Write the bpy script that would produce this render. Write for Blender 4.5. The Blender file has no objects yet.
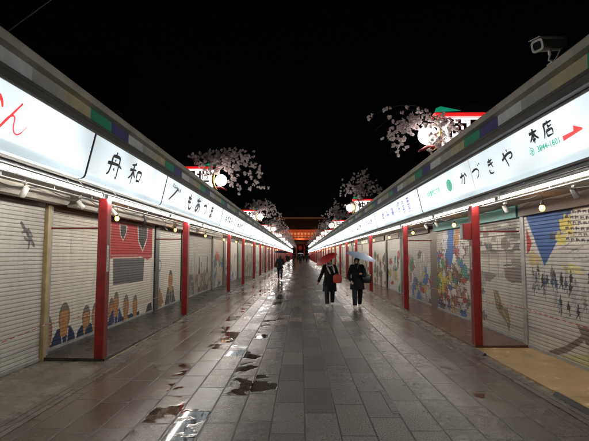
import bpy, bmesh, math, random
import numpy as np
from mathutils import Vector, Matrix

S = bpy.context.scene
COL = S.collection
R = math.radians
PI = math.pi

# ------------------------------------------------------------------ materials
def new_mat(name):
    m = bpy.data.materials.new(name); m.use_nodes = True
    nt = m.node_tree
    return m, nt, nt.nodes['Principled BSDF']

def N(nt, t, **kw):
    n = nt.nodes.new(t)
    for k, v in kw.items():
        setattr(n, k, v)
    return n

def mat(name, col, rough=.5, metal=0, var=.25, scale=6., bump=.0, bscale=60., coat=0, spec=None, alpha=None):
    """principled with two scales of procedural wear"""
    m, nt, b = new_mat(name)
    tc = N(nt, 'ShaderNodeNewGeometry')
    n1 = N(nt, 'ShaderNodeTexNoise'); n1.inputs['Scale'].default_value = scale; n1.inputs['Detail'].default_value = 6
    nt.links.new(tc.outputs['Position'], n1.inputs['Vector'])
    mr = N(nt, 'ShaderNodeMapRange'); mr.inputs[1].default_value = .3; mr.inputs[2].default_value = .7
    mr.inputs[3].default_value = 1-var; mr.inputs[4].default_value = 1+var*.6
    nt.links.new(n1.outputs['Fac'], mr.inputs[0])
    mx = N(nt, 'ShaderNodeVectorMath', operation='SCALE'); mx.inputs[0].default_value = col
    nt.links.new(mr.outputs[0], mx.inputs['Scale'])
    nt.links.new(mx.outputs[0], b.inputs['Base Color'])
    r2 = N(nt, 'ShaderNodeMapRange'); r2.inputs[3].default_value = max(.02, rough*.75); r2.inputs[4].default_value = min(1, rough*1.25)
    nt.links.new(n1.outputs['Fac'], r2.inputs[0]); nt.links.new(r2.outputs[0], b.inputs['Roughness'])
    b.inputs['Metallic'].default_value = metal
    b.inputs['Coat Weight'].default_value = coat
    if spec is not None: b.inputs['Specular IOR Level'].default_value = spec
    if alpha is not None:
        b.inputs['Alpha'].default_value = alpha
    if bump:
        n2 = N(nt, 'ShaderNodeTexNoise'); n2.inputs['Scale'].default_value = bscale; n2.inputs['Detail'].default_value = 4
        nt.links.new(tc.outputs['Position'], n2.inputs['Vector'])
        bp = N(nt, 'ShaderNodeBump'); bp.inputs['Strength'].default_value = bump; bp.inputs['Distance'].default_value = .01
        nt.links.new(n2.outputs['Fac'], bp.inputs['Height']); nt.links.new(bp.outputs[0], b.inputs['Normal'])
    return m

def emis(name, col, strength, base=(.8,.8,.8), rough=.3, var=0, scale=1.2):
    m, nt, b = new_mat(name)
    b.inputs['Base Color'].default_value = (*base, 1)
    b.inputs['Roughness'].default_value = rough
    b.inputs['Emission Color'].default_value = (*col, 1)
    b.inputs['Emission Strength'].default_value = strength
    if var:
        tc = N(nt, 'ShaderNodeNewGeometry')
        n1 = N(nt, 'ShaderNodeTexNoise'); n1.inputs['Scale'].default_value = scale; n1.inputs['Detail'].default_value = 1
        nt.links.new(tc.outputs['Position'], n1.inputs['Vector'])
        mr = N(nt, 'ShaderNodeMapRange'); mr.inputs[1].default_value = .3; mr.inputs[2].default_value = .7
        mr.inputs[3].default_value = strength*(1-var); mr.inputs[4].default_value = strength*(1+var)
        nt.links.new(n1.outputs['Fac'], mr.inputs[0]); nt.links.new(mr.outputs[0], b.inputs['Emission Strength'])
    return m

M = {}
M['red_paint'] = mat('red_paint', (.25,.012,.014), .38, var=.3, scale=9, bump=.15, bscale=30)
_nt = M['red_paint'].node_tree; _b = _nt.nodes['Principled BSDF']; _src = _b.inputs['Base Color'].links[0].from_socket
_g = N(_nt, 'ShaderNodeNewGeometry'); _n = N(_nt, 'ShaderNodeTexNoise'); _n.inputs['Scale'].default_value = 22; _n.inputs['Detail'].default_value = 8; _n.inputs['Roughness'].default_value = .75
_nt.links.new(_g.outputs['Position'], _n.inputs['Vector'])
_r = N(_nt, 'ShaderNodeMapRange'); _r.inputs[1].default_value = .665; _r.inputs[2].default_value = .69; _nt.links.new(_n.outputs['Fac'], _r.inputs[0])
_m = N(_nt, 'ShaderNodeMix', data_type='RGBA'); _nt.links.new(_r.outputs[0], _m.inputs[0]); _nt.links.new(_src, _m.inputs[6]); _m.inputs[7].default_value = (.09,.05,.04,1)
_nt.links.new(_m.outputs[2], _b.inputs['Base Color'])
M['dark_red'] = mat('dark_red', (.16,.02,.02), .5)
M['cream'] = mat('cream_frame', (.42,.33,.16), .5, var=.35, scale=5)
M['grey_frame'] = mat('grey_frame', (.30,.30,.29), .5, var=.3)
M['black_frame'] = mat('black_frame', (.03,.03,.03), .45, var=.3)
M['brown_frame'] = mat('brown_frame', (.10,.07,.05), .5, var=.3)
M['soffit'] = mat('soffit_board', (.42,.39,.34), .6, var=.25, scale=2.2)
M['header'] = mat('header_board', (.09,.06,.045), .6, var=.35)
M['teal'] = mat('teal_header', (.03,.17,.15), .5, var=.3)
M['fascia'] = mat('fascia_metal', (.22,.21,.19), .45, metal=.0, var=.3, scale=3)
M['fascia_dark'] = mat('fascia_dark', (.10,.095,.09), .5, metal=.0, var=.3, scale=3)
M['top_band'] = mat('top_band_metal', (.42,.39,.33), .5, metal=.0, var=.3, scale=2.5)
M['roof'] = mat('roof_sheet', (.03,.032,.035), .6, var=.4)
M['wall'] = mat('plaster_wall', (.16,.14,.12), .8, var=.3, bump=.2)
M['rail'] = mat('rail_metal', (.25,.25,.25), .35, metal=.6, var=.2)
M['white_metal'] = mat('white_metal', (.72,.70,.66), .4, var=.12)
M['black_metal'] = mat('black_metal', (.02,.02,.02), .4, var=.2)
M['black_rubber'] = mat('black_rubber', (.018,.018,.018), .4, var=.4, bump=.3)
M['ink'] = mat('ink_black', (.012,.012,.014), .5, var=.1)
M['ink_purple'] = emis('ink_purple', (.12,.10,.45), .5, (.05,.05,.2))
M['ink_red'] = emis('ink_red', (.8,.02,.02), .85, (.5,.02,.02))
M['ink_green'] = emis('ink_green', (.005,.36,.22), .55, (.01,.3,.16))
M['ink_faint'] = mat('ink_faint', (.12,.12,.12), .7)
M['panel'] = emis('sign_panel', (.82,.94,1.0), .56, (.7,.75,.76), .22, var=.38, scale=.75)
M['panel_lip'] = emis('sign_panel_lip', (.76,.91,.98), .46, (.7,.75,.76), .22, var=.2, scale=.9)
M['tube'] = emis('fluorescent_tube', (1,.95,.87), 50)
M['bulb'] = emis('warm_bulb', (1,.38,.04), 7)
M['globe'] = emis('globe_glass', (1,.97,.93), 4.5)
M['lantern_panel'] = emis('lantern_panel', (1,.96,.93), 1.7, var=.2)
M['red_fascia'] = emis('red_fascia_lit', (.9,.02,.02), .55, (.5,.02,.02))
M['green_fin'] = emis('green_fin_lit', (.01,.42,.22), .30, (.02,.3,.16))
M['gold'] = mat('gold_paint', (.55,.38,.10), .35, metal=.5)
M['petal'] = mat('petal_pink', (.90,.80,.79), .6, var=.1, scale=8)
_nt = M['petal'].node_tree; _p = _nt.nodes['Principled BSDF']; _tr = _nt.nodes.new('ShaderNodeBsdfTranslucent'); _tr.inputs[0].default_value = (.92,.82,.81,1)
_mx = _nt.nodes.new('ShaderNodeMixShader'); _mx.inputs[0].default_value = .45
_nt.links.new(_p.outputs[0], _mx.inputs[1]); _nt.links.new(_tr.outputs[0], _mx.inputs[2]); _nt.links.new(_mx.outputs[0], _nt.nodes['Material Output'].inputs[0])
M['twig'] = mat('twig_bark', (.05,.035,.03), .8)
M['coat'] = mat('black_wool', (.010,.010,.012), .75, var=.4, scale=30)
M['trouser'] = mat('dark_denim', (.018,.02,.028), .8, var=.4, scale=30)
M['skin'] = mat('skin', (.50,.30,.22), .5, var=.08)
M['coat'].node_tree.nodes['Principled BSDF'].inputs['Specular IOR Level'].default_value = .15
M['trouser'].node_tree.nodes['Principled BSDF'].inputs['Specular IOR Level'].default_value = .2
M['hair'] = mat('dark_hair', (.015,.012,.010), .45, var=.3, scale=60)
M['shoe'] = mat('white_shoe', (.7,.7,.68), .5, var=.1)
M['black_shoe'] = mat('black_shoe', (.02,.02,.02), .4, var=.1)
M['red_fabric'] = mat('red_fabric', (.40,.022,.025), .5, var=.15, scale=12)
M['blue_fabric'] = mat('pale_blue_fabric', (.33,.38,.50), .45, var=.15, scale=12)
M['black_fabric'] = mat('black_fabric', (.015,.015,.017), .5, var=.2, scale=12)
M['clear_fabric'] = mat('pale_vinyl', (.6,.65,.66), .3, var=.1)
M['red_leather'] = mat('red_leather', (.62,.07,.05), .4, var=.15)
M['black_leather'] = mat('black_leather', (.012,.012,.012), .35, var=.2)
M['scarf'] = mat('pale_scarf', (.55,.52,.50), .8, var=.1)
M['chrome'] = mat('shaft_steel', (.5,.5,.5), .3, metal=.9, var=.1)
M['cctv'] = mat('cctv_housing', (.80,.78,.72), .4, var=.2)
M['glass'] = mat('dark_glass', (.03,.03,.035), .08, var=.1)
M['vermilion'] = mat('vermilion_timber', (.55,.10,.03), .6, var=.25, scale=.5)
M['gate_white'] = mat('gate_plaster', (.75,.55,.35), .6, var=.15, scale=.5)
M['gate_roof'] = mat('gate_roof_tiles', (.06,.035,.028), .7, var=.3, scale=.4)
M['gate_trim'] = mat('gate_ridge_tiles', (.30,.17,.10), .7, var=.2, scale=.4)
M['lantern_red'] = emis('lantern_red', (.6,.04,.03), .04, (.3,.03,.02))
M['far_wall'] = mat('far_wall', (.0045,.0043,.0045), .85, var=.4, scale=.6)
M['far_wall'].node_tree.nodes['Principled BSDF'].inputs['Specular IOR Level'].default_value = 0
M['window_dark'] = mat('window_dark', (.012,.012,.015), .15)
M['rope'] = None
m, nt, b = new_mat('red_white_tape')                     # barrier tape: red and white lengths
g = N(nt, 'ShaderNodeNewGeometry'); sp = N(nt, 'ShaderNodeSeparateXYZ'); nt.links.new(g.outputs['Position'], sp.inputs[0])
mu = N(nt, 'ShaderNodeMath', operation='MULTIPLY'); mu.inputs[1].default_value = 6.; nt.links.new(sp.outputs['Y'], mu.inputs[0])
fr = N(nt, 'ShaderNodeMath', operation='FRACT'); nt.links.new(mu.outputs[0], fr.inputs[0])
gt = N(nt, 'ShaderNodeMath', operation='GREATER_THAN'); gt.inputs[1].default_value = .62; nt.links.new(fr.outputs[0], gt.inputs[0])
mx = N(nt, 'ShaderNodeMix', data_type='RGBA'); mx.inputs[6].default_value = (.42,.03,.03,1); mx.inputs[7].default_value = (.5,.48,.45,1)
nt.links.new(gt.outputs[0], mx.inputs[0]); nt.links.new(mx.outputs[2], b.inputs['Base Color'])
M['rope'] = m

def band_material(name, off, seq):
    """glazed tile band: five colours repeating every 3.6 m along the street"""
    m, nt, b = new_mat(name)
    g = N(nt, 'ShaderNodeNewGeometry'); sp = N(nt, 'ShaderNodeSeparateXYZ'); nt.links.new(g.outputs['Position'], sp.inputs[0])
    a = N(nt, 'ShaderNodeMath', operation='SUBTRACT'); a.inputs[1].default_value = off; nt.links.new(sp.outputs['Y'], a.inputs[0])
    d = N(nt, 'ShaderNodeMath', operation='DIVIDE'); d.inputs[1].default_value = .72*len(seq); nt.links.new(a.outputs[0], d.inputs[0])
    f = N(nt, 'ShaderNodeMath', operation='FRACT'); nt.links.new(d.outputs[0], f.inputs[0])
    r = N(nt, 'ShaderNodeValToRGB'); r.color_ramp.interpolation = 'CONSTANT'
    e = r.color_ramp.elements
    e[0].position = 0; e[0].color = (*seq[0], 1)
    e[1].position = 1/len(seq); e[1].color = (*seq[1], 1)
    for k in range(2, len(seq)):
        x = e.new(k/len(seq)); x.color = (*seq[k], 1)
    nt.links.new(f.outputs[0], r.inputs[0])
    n1 = N(nt, 'ShaderNodeTexNoise'); n1.inputs['Scale'].default_value = 5; n1.inputs['Detail'].default_value = 6
    mr = N(nt, 'ShaderNodeMapRange'); mr.inputs[3].default_value = .55; mr.inputs[4].default_value = 1.25
    nt.links.new(g.outputs['Position'], n1.inputs['Vector']); nt.links.new(n1.outputs['Fac'], mr.inputs[0])
    v = N(nt, 'ShaderNodeVectorMath', operation='SCALE'); nt.links.new(r.outputs[0], v.inputs[0]); nt.links.new(mr.outputs[0], v.inputs['Scale'])
    nt.links.new(v.outputs[0], b.inputs['Base Color'])
    b.inputs['Roughness'].default_value = .4
    return m
BLUE, WHITE, GREY, BEIGE, GREEN = (.08,.08,.27), (.72,.76,.78), (.46,.46,.42), (.55,.49,.32), (.03,.36,.21)
M['band_left'] = band_material('tile_band_left', 7.80-.72*11, [BLUE, WHITE, GREY, BEIGE, GREEN])
M['band_right'] = band_material('tile_band_right', 6.1-7.2, [WHITE, BLUE, GREEN, BEIGE, GREY])

def shutter_material():
    m, nt, b = new_mat('painted_shutter')
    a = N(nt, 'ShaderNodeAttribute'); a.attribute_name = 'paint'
    g = N(nt, 'ShaderNodeNewGeometry')
    n1 = N(nt, 'ShaderNodeTexNoise'); n1.inputs['Scale'].default_value = 3.5; n1.inputs['Detail'].default_value = 8; n1.inputs['Roughness'].default_value = .7
    mp = N(nt, 'ShaderNodeMapping'); mp.inputs['Scale'].default_value = (1, 1.6, .5)
    nt.links.new(g.outputs['Position'], mp.inputs[0]); nt.links.new(mp.outputs[0], n1.inputs['Vector'])
    mr = N(nt, 'ShaderNodeMapRange'); mr.inputs[1].default_value = .3; mr.inputs[2].default_value = .7; mr.inputs[3].default_value = .82; mr.inputs[4].default_value = 1.08
    nt.links.new(n1.outputs['Fac'], mr.inputs[0])
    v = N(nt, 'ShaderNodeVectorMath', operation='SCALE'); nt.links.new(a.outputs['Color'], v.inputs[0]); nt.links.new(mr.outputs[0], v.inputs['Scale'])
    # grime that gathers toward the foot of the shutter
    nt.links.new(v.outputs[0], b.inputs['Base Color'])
    b.inputs['Roughness'].default_value = .6; b.inputs['Specular IOR Level'].default_value = .3
    return m
M['shutter'] = shutter_material()

def paving_material():
    """wet granite slabs: 0.335 m strips along the street, random bond, puddles that fill low slabs"""
    m, nt, b = new_mat('wet_granite_paving')
    L = nt.links.new
    def math_(op, x, y=None, clamp=False):
        n = N(nt, 'ShaderNodeMath', operation=op); n.use_clamp = clamp
        for i, q in enumerate((x, y)):
            if q is None: continue
            if isinstance(q, (int, float)): n.inputs[i].default_value = q
            else: L(q, n.inputs[i])
        return n.outputs[0]
    def mrange(x, a, c, d, e, smooth=False):
        n = N(nt, 'ShaderNodeMapRange'); n.clamp = True
        if smooth: n.interpolation_type = 'SMOOTHSTEP'
        L(x, n.inputs[0])
        for i, q in zip((1,2,3,4), (a,c,d,e)): n.inputs[i].default_value = q
        return n.outputs[0]
    def noise(vec, s, det=4, rough=.55, w=None):
        n = N(nt, 'ShaderNodeTexNoise'); n.inputs['Scale'].default_value = s; n.inputs['Detail'].default_value = det; n.inputs['Roughness'].default_value = rough
        L(vec, n.inputs['Vector']); return n.outputs['Fac']
    g = N(nt, 'ShaderNodeNewGeometry'); pos = g.outputs['Position']
    sp = N(nt, 'ShaderNodeSeparateXYZ'); L(pos, sp.inputs[0]); X, Y = sp.outputs['X'], sp.outputs['Y']
    wd, ln = .336, .88
    xs = math_('DIVIDE', math_('ADD', X, 0.29+wd*40), wd)
    xi = math_('FLOOR', xs); xf = math_('FRACT', xs)
    wn = N(nt, 'ShaderNodeTexWhiteNoise', noise_dimensions='1D'); L(xi, wn.inputs['W'])
    ys = math_('ADD', math_('DIVIDE', Y, ln), math_('MULTIPLY', wn.outputs['Value'], 7.3))
    yi = math_('FLOOR', ys); yf = math_('FRACT', ys)
    cb = N(nt, 'ShaderNodeCombineXYZ'); L(xi, cb.inputs[0]); L(yi, cb.inputs[1])
    wc = N(nt, 'ShaderNodeTexWhiteNoise', noise_dimensions='3D'); L(cb.outputs[0], wc.inputs['Vector'])
    cs = N(nt, 'ShaderNodeSeparateColor'); L(wc.outputs['Color'], cs.inputs[0])
    c1, c2, c3 = cs.outputs
    # distance to joints in metres
    jx = math_('MULTIPLY', math_('MINIMUM', xf, math_('SUBTRACT', 1, xf)), wd)
    jy = math_('MULTIPLY', math_('MINIMUM', yf, math_('SUBTRACT', 1, yf)), ln)
    jd = math_('MINIMUM', jx, jy)
    jw = math_('ADD', jd, math_('MULTIPLY', math_('SUBTRACT', noise(pos, 40, 2), .5), .004))
    joint = mrange(jw, .005, .0125, 1, 0, True)
    # colour
    side = math_('MAXIMUM', mrange(X, -.9, -.15, 1, 0, True), mrange(X, 1.1, 2.0, 0, .7, True))              # the left strips are browner, smoother stone
    fine = noise(pos, 70, 4, .9)
    mid = noise(pos, 9, 6, .65)
    big = noise(pos, .8, 3)
    ramp = N(nt, 'ShaderNodeValToRGB')
    e = ramp.color_ramp.elements
    e[0].color = (.062,.058,.050,1); e[1].color = (.155,.143,.125,1)
    x = e.new(.5); x.color = (.092,.084,.075,1)
    L(c1, ramp.inputs[0])
    tint = N(nt, 'ShaderNodeMix', data_type='RGBA'); tint.blend_type = 'MULTIPLY'
    L(side, tint.inputs[0]); L(ramp.outputs[0], tint.inputs[6]); tint.inputs[7].default_value = (.88,.72,.61,1)
    fac = math_('MULTIPLY', math_('MULTIPLY', mrange(fine, .40, .60, .25, 1.85), mrange(mid, .3, .7, .8, 1.18)), mrange(big, .3, .7, .85, 1.15))
    v = N(nt, 'ShaderNodeVectorMath', operation='SCALE'); L(tint.outputs[2], v.inputs[0]); L(fac, v.inputs['Scale'])
    dj = N(nt, 'ShaderNodeMix', data_type='RGBA'); L(joint, dj.inputs[0]); L(v.outputs[0], dj.inputs[6]); dj.inputs[7].default_value = (.018,.016,.014,1)
    # puddles: noise + per-slab dip, strongest in the worn lane left of the middle
    lane = mrange(math_('ABSOLUTE', math_('ADD', X, 1.2)), .3, 1.5, .055, -.22, True)
    lane = math_('ADD', lane, mrange(math_('ABSOLUTE', math_('SUBTRACT', X, 2.0)), .2, 1.0, .17, 0, True))
    pn = math_('ADD', math_('MULTIPLY', noise(pos, 2.3, 3, .55), .62), math_('MULTIPLY', c2, .30))
    pn = math_('ADD', pn, lane)
    inner = mrange(jd, .004, .02, -.05, 0, True)
    pn = math_('ADD', pn, inner)
    pud = mrange(pn, .545, .605, 0, 1, True)
    damp = mrange(pn, .50, .585, 0, 1, True)
    dark = N(nt, 'ShaderNodeMix', data_type='RGBA'); dark.blend_type = 'MULTIPLY'
    L(damp, dark.inputs[0]); L(dj.outputs[2], dark.inputs[6]); dark.inputs[7].default_value = (.78,.73,.69,1)
    L(dark.outputs[2], b.inputs['Base Color'])
    # roughness
    rb = math_('ADD', mrange(c3, 0, 1, .27, .38), math_('MULTIPLY', math_('SUBTRACT', mid, .5), .25))
    rb = math_('SUBTRACT', rb, math_('MULTIPLY', side, .15))
    rb = math_('SUBTRACT', rb, math_('MULTIPLY', damp, .05))
    rb = math_('ADD', rb, math_('MULTIPLY', joint, .2))
    rm = N(nt, 'ShaderNodeMix', data_type='FLOAT'); L(pud, rm.inputs[0]); L(math_('MAXIMUM', rb, .09), rm.inputs[2]); rm.inputs[3].default_value = .04
    L(rm.outputs[0], b.inputs['Roughness'])
    gs_ = N(nt, 'ShaderNodeMix', data_type='FLOAT'); L(math_('MAXIMUM', pud, math_('MULTIPLY', side, .75)), gs_.inputs[0]); L(mrange(fine, .42, .58, .04, .85), gs_.inputs[2]); gs_.inputs[3].default_value = .6
    L(gs_.outputs[0], b.inputs['Specular IOR Level'])
    # bump: grain + joints + each slab's own tilt
    tilt = math_('ADD', math_('MULTIPLY', math_('MULTIPLY', math_('SUBTRACT', xf, .5), math_('SUBTRACT', c2, .5)), .007),
                 math_('MULTIPLY', math_('MULTIPLY', math_('SUBTRACT', yf, .5), math_('SUBTRACT', c3, .5)), .010))
    wetfine = math_('SUBTRACT', 1, pud)
    h = math_('ADD', math_('MULTIPLY', math_('MULTIPLY', fine, mrange(side, 0, 1, 1, .3)), .0036), math_('MULTIPLY', mid, .0016))
    h = math_('ADD', h, tilt)
    h = math_('SUBTRACT', h, math_('MULTIPLY', joint, .0025))
    h = math_('MULTIPLY', h, wetfine)
    bp = N(nt, 'ShaderNodeBump'); bp.inputs['Strength'].default_value = 1; bp.inputs['Distance'].default_value = 1.
    L(h, bp.inputs['Height']); L(bp.outputs[0], b.inputs['Normal'])
    return m
M['paving'] = paving_material()

def wet_floor(name, col, rough, var=.3, seams=None, bump=.0015):
    m, nt, b = new_mat(name)
    L = nt.links.new
    g = N(nt, 'ShaderNodeNewGeometry')
    def noise(s, d=6, r=.65):
        n = N(nt, 'ShaderNodeTexNoise'); n.inputs['Scale'].default_value = s; n.inputs['Detail'].default_value = d; n.inputs['Roughness'].default_value = r
        L(g.outputs['Position'], n.inputs['Vector']); return n.outputs['Fac']
    def mr(x, a, c, d, e):
        n = N(nt, 'ShaderNodeMapRange'); L(x, n.inputs[0])
        for i, q in zip((1,2,3,4), (a,c,d,e)): n.inputs[i].default_value = q
        return n.outputs[0]
    a = noise(2.2); c = noise(24)
    mu = N(nt, 'ShaderNodeMath', operation='MULTIPLY'); L(mr(a,.3,.7,1-var,1+var), mu.inputs[0]); L(mr(c,.3,.7,.85,1.12), mu.inputs[1])
    out = mu.outputs[0]
    if seams:
        sp = N(nt, 'ShaderNodeSeparateXYZ'); L(g.outputs['Position'], sp.inputs[0])
        for ax, w in seams:
            d = N(nt, 'ShaderNodeMath', operation='DIVIDE'); L(sp.outputs[ax], d.inputs[0]); d.inputs[1].default_value = w
            f = N(nt, 'ShaderNodeMath', operation='FRACT'); L(d.outputs[0], f.inputs[0])
            gt = N(nt, 'ShaderNodeMath', operation='GREATER_THAN'); L(f.outputs[0], gt.inputs[0]); gt.inputs[1].default_value = .008/w
            k = mr(gt.outputs[0], 0, 1, .45, 1)
            q = N(nt, 'ShaderNodeMath', operation='MULTIPLY'); L(out, q.inputs[0]); L(k, q.inputs[1]); out = q.outputs[0]
    v = N(nt, 'ShaderNodeVectorMath', operation='SCALE'); v.inputs[0].default_value = col; L(out, v.inputs['Scale'])
    L(v.outputs[0], b.inputs['Base Color'])
    L(mr(a, .35, .65, rough*.6, rough*1.35), b.inputs['Roughness'])
    bp = N(nt, 'ShaderNodeBump'); bp.inputs['Distance'].default_value = bump*2; L(c, bp.inputs['Height']); L(bp.outputs[0], b.inputs['Normal'])
    return m
M['concrete'] = wet_floor('wet_concrete', (.19,.165,.135), .26, seams=[('Y', .9), ('X', .62)])
M['dark_floor'] = wet_floor('dark_threshold', (.032,.027,.023), .30, seams=[('Y', 1.8)])
M['brown_floor'] = wet_floor('brown_threshold', (.12,.055,.035), .22, seams=[('Y', .9)])
M['yellow_floor'] = wet_floor('yellow_mat', (.48,.32,.15), .22, var=.22, seams=[('Y', 1.8)])
M['kerb'] = wet_floor('kerb_stone', (.12,.105,.09), .28, seams=[('Y', .6)])
M['ground'] = wet_floor('far_ground', (.06,.055,.05), .5)

# ------------------------------------------------------------------ mesh helpers
class MB:
    """collects world-space geometry; build() links it as ONE mesh object"""
    def __init__(s): s.v = []; s.f = []; s.mi = []; s.cur = 0; s.smooth = []
    def add(s, verts, faces, smooth=False):
        o = len(s.v); s.v += [tuple(p) for p in verts]
        for f in faces:
            s.f.append(tuple(i+o for i in f)); s.mi.append(s.cur); s.smooth.append(smooth)
    def box(s, x0, x1, y0, y1, z0, z1):
        if x0 > x1: x0, x1 = x1, x0
        v = [(x,y,z) for z in (z0,z1) for y in (y0,y1) for x in (x0,x1)]
        s.add(v, [(0,2,3,1),(4,5,7,6),(0,1,5,4),(2,6,7,3),(0,4,6,2),(1,3,7,5)])
        return s
    def bevel_box(s, x0, x1, y0, y1, z0, z1, b=.01):
        if x0 > x1: x0, x1 = x1, x0
        pts = [(x0+b,y0),(x1-b,y0),(x1,y0+b),(x1,y1-b),(x1-b,y1),(x0+b,y1),(x0,y1-b),(x0,y0+b)]
        return s.prism(pts, z0, z1)
    def prism(s, pts, z0, z1):
        n = len(pts)
        v = [(x,y,z0) for x,y in pts]+[(x,y,z1) for x,y in pts]
        s.add(v, [tuple(reversed(range(n))), tuple(range(n,2*n))]+[(i,(i+1)%n,(i+1)%n+n,i+n) for i in range(n)])
        return s
    def extrude_y(s, prof, y0, y1, smooth=False, cap=True):
        """closed profile [(x,z)] swept along y"""
        n = len(prof)
        v = [(x,y0,z) for x,z in prof]+[(x,y1,z) for x,z in prof]
        f = [(i,(i+1)%n,(i+1)%n+n,i+n) for i in range(n)]
        s.add(v, f, smooth)
        if cap: s.add(v, [tuple(range(n)), tuple(reversed(range(n,2*n)))])
        return s
    def tube(s, pts, r, n=8, caps=True, rend=None):
        pts = [Vector(p) for p in pts]
        m = len(pts); rr = r if isinstance(r, (list,tuple)) else [r]*m
        V = []; up = Vector((0,0,1))
        for i, p in enumerate(pts):
            d = (pts[min(i+1,m-1)]-pts[max(i-1,0)]).normalized()
            if i == 0: a = d.cross(up if abs(d.z) < .95 else Vector((1,0,0))).normalized()
            else:                                   # carry the frame along so the tube never twists
                a = a-d*a.dot(d)
                a = a.normalized() if a.length > 1e-6 else d.orthogonal().normalized()
            bb = d.cross(a)
            for k in range(n):
                t = 2*PI*k/n; V.append(p+(a*math.cos(t)+bb*math.sin(t))*rr[i])
        F = [(i*n+k, i*n+(k+1)%n, (i+1)*n+(k+1)%n, (i+1)*n+k) for i in range(m-1) for k in range(n)]
        s.add(V, F, True)
        if caps: s.add(V, [tuple(reversed(range(n))), tuple(range((m-1)*n, m*n))])
        return s
    def ball(s, c, r, nu=16, nv=10, sc=(1,1,1)):
        c = Vector(c); V = [c+Vector((0,0,r*sc[2]))]
        for j in range(1,nv):
            t = PI*j/nv
            for i in range(nu):
                a = 2*PI*i/nu
                V.append(c+Vector((r*sc[0]*math.sin(t)*math.cos(a), r*sc[1]*math.sin(t)*math.sin(a), r*sc[2]*math.cos(t))))
        V.append(c-Vector((0,0,r*sc[2])))
        F = [(0,1+i,1+(i+1)%nu) for i in range(nu)]
        for j in range(nv-2):
            for i in range(nu):
                a = 1+j*nu; F.append((a+i, a+nu+i, a+nu+(i+1)%nu, a+(i+1)%nu))
        e = 1+(nv-2)*nu; F += [(e+i, len(V)-1, e+(i+1)%nu) for i in range(nu)]
        s.add(V, F, True); return s
    def build(s, name, mats, parent=None):
        me = bpy.data.meshes.new(name)
        off = Vector(parent['_w']) if parent is not None else Vector((0,0,0))
        me.from_pydata([(x-off.x,y-off.y,z-off.z) for x,y,z in s.v], [], s.f)
        for m_ in (mats if isinstance(mats, (list,tuple)) else [mats]): me.materials.append(m_)
        me.polygons.foreach_set('material_index', s.mi)
        me.polygons.foreach_set('use_smooth', s.smooth)
        me.update()
        o = bpy.data.objects.new(name, me); COL.objects.link(o)
        if parent is not None: o.parent = parent; o['_w'] = tuple(off)
        return o

def tag(o, label=None, cat=None, group=None, kind=None):
    if label: o['label'] = label
    if cat: o['category'] = cat
    if group: o['group'] = group
    if kind: o['kind'] = kind
    return o
def thing(name, loc, label, cat, group=None):
    o = bpy.data.objects.new(name, None); COL.objects.link(o)
    o.location = loc; o.empty_display_size = .1; o['_w'] = tuple(loc)
    return tag(o, label, cat, group)
def kids(o): return [c for c in bpy.data.objects if c.parent == o]
KC = {}
def copy_tree(o, loc, label=None, group=None, rotz=0):
    def cp(a, parent):
        c = a.copy(); COL.objects.link(c)
        if parent is not None: c.parent = parent
        if a.name not in KC: KC[a.name] = [x.name for x in kids(a)]
        for ch in KC[a.name]: cp(bpy.data.objects[ch], c)
        return c
    c = cp(o, None); c.location = loc; c.rotation_euler = (0,0,rotz)
    if label: c['label'] = label
    if group: c['group'] = group
    return c
ORD = ['first','second','third','fourth','fifth','sixth','seventh','eighth','ninth','tenth','eleventh','twelfth']
SIDE = {-1:'left', 1:'right'}

def smooth_path3(p, k=6):
    p = [Vector(q) for q in p]; out = []
    for i in range(len(p)-1):
        a = p[max(i-1,0)]; b_ = p[i]; c = p[i+1]; d = p[min(i+2,len(p)-1)]
        for j in range(k):
            t = j/k; out.append(.5*((2*b_)+(-a+c)*t+(2*a-5*b_+4*c-d)*t*t+(-a+3*b_-3*c+d)*t**3))
    out.append(p[-1]); return out

# ------------------------------------------------------------------ camera and light
cam = bpy.data.cameras.new('camera'); co = bpy.data.objects.new('camera', cam); COL.objects.link(co)
co.location = (0,0,1.7); co.rotation_euler = (R(90+4.4), 0, R(.75))
cam.sensor_width = 36; cam.lens = 442/589*36; cam.clip_end = 2000; cam.clip_start = .05
S.camera = co
w = bpy.data.worlds.new('World'); S.world = w; w.use_nodes = True
wn = w.node_tree; bg = wn.nodes['Background']
sky = wn.nodes.new('ShaderNodeTexSky'); sky.sky_type = 'NISHITA'; sky.sun_disc = False
sky.sun_elevation = R(35); sky.sun_rotation = R(200)
wn.links.new(sky.outputs[0], bg.inputs[0]); bg.inputs[1].default_value = .00008
sl = bpy.data.lights.new('moon', 'SUN'); sl.energy = .004; sl.angle = R(.5); sl.color = (1,.95,.9)
so = bpy.data.objects.new('moon', sl); COL.objects.link(so)
so.rotation_euler = (R(55), 0, R(-20))
S.view_settings.view_transform = 'Standard'; S.view_settings.look = 'None'
S.view_settings.exposure = .8; S.view_settings.gamma = 1
S.cycles.use_denoising = True
S.cycles.max_bounces = 7; S.cycles.diffuse_bounces = 3; S.cycles.glossy_bounces = 4
S.cycles.sample_clamp_indirect = 4; S.cycles.sample_clamp_direct = 0
S.cycles.caustics_reflective = False; S.cycles.caustics_refractive = False
S.cycles.use_light_tree = True

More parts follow.
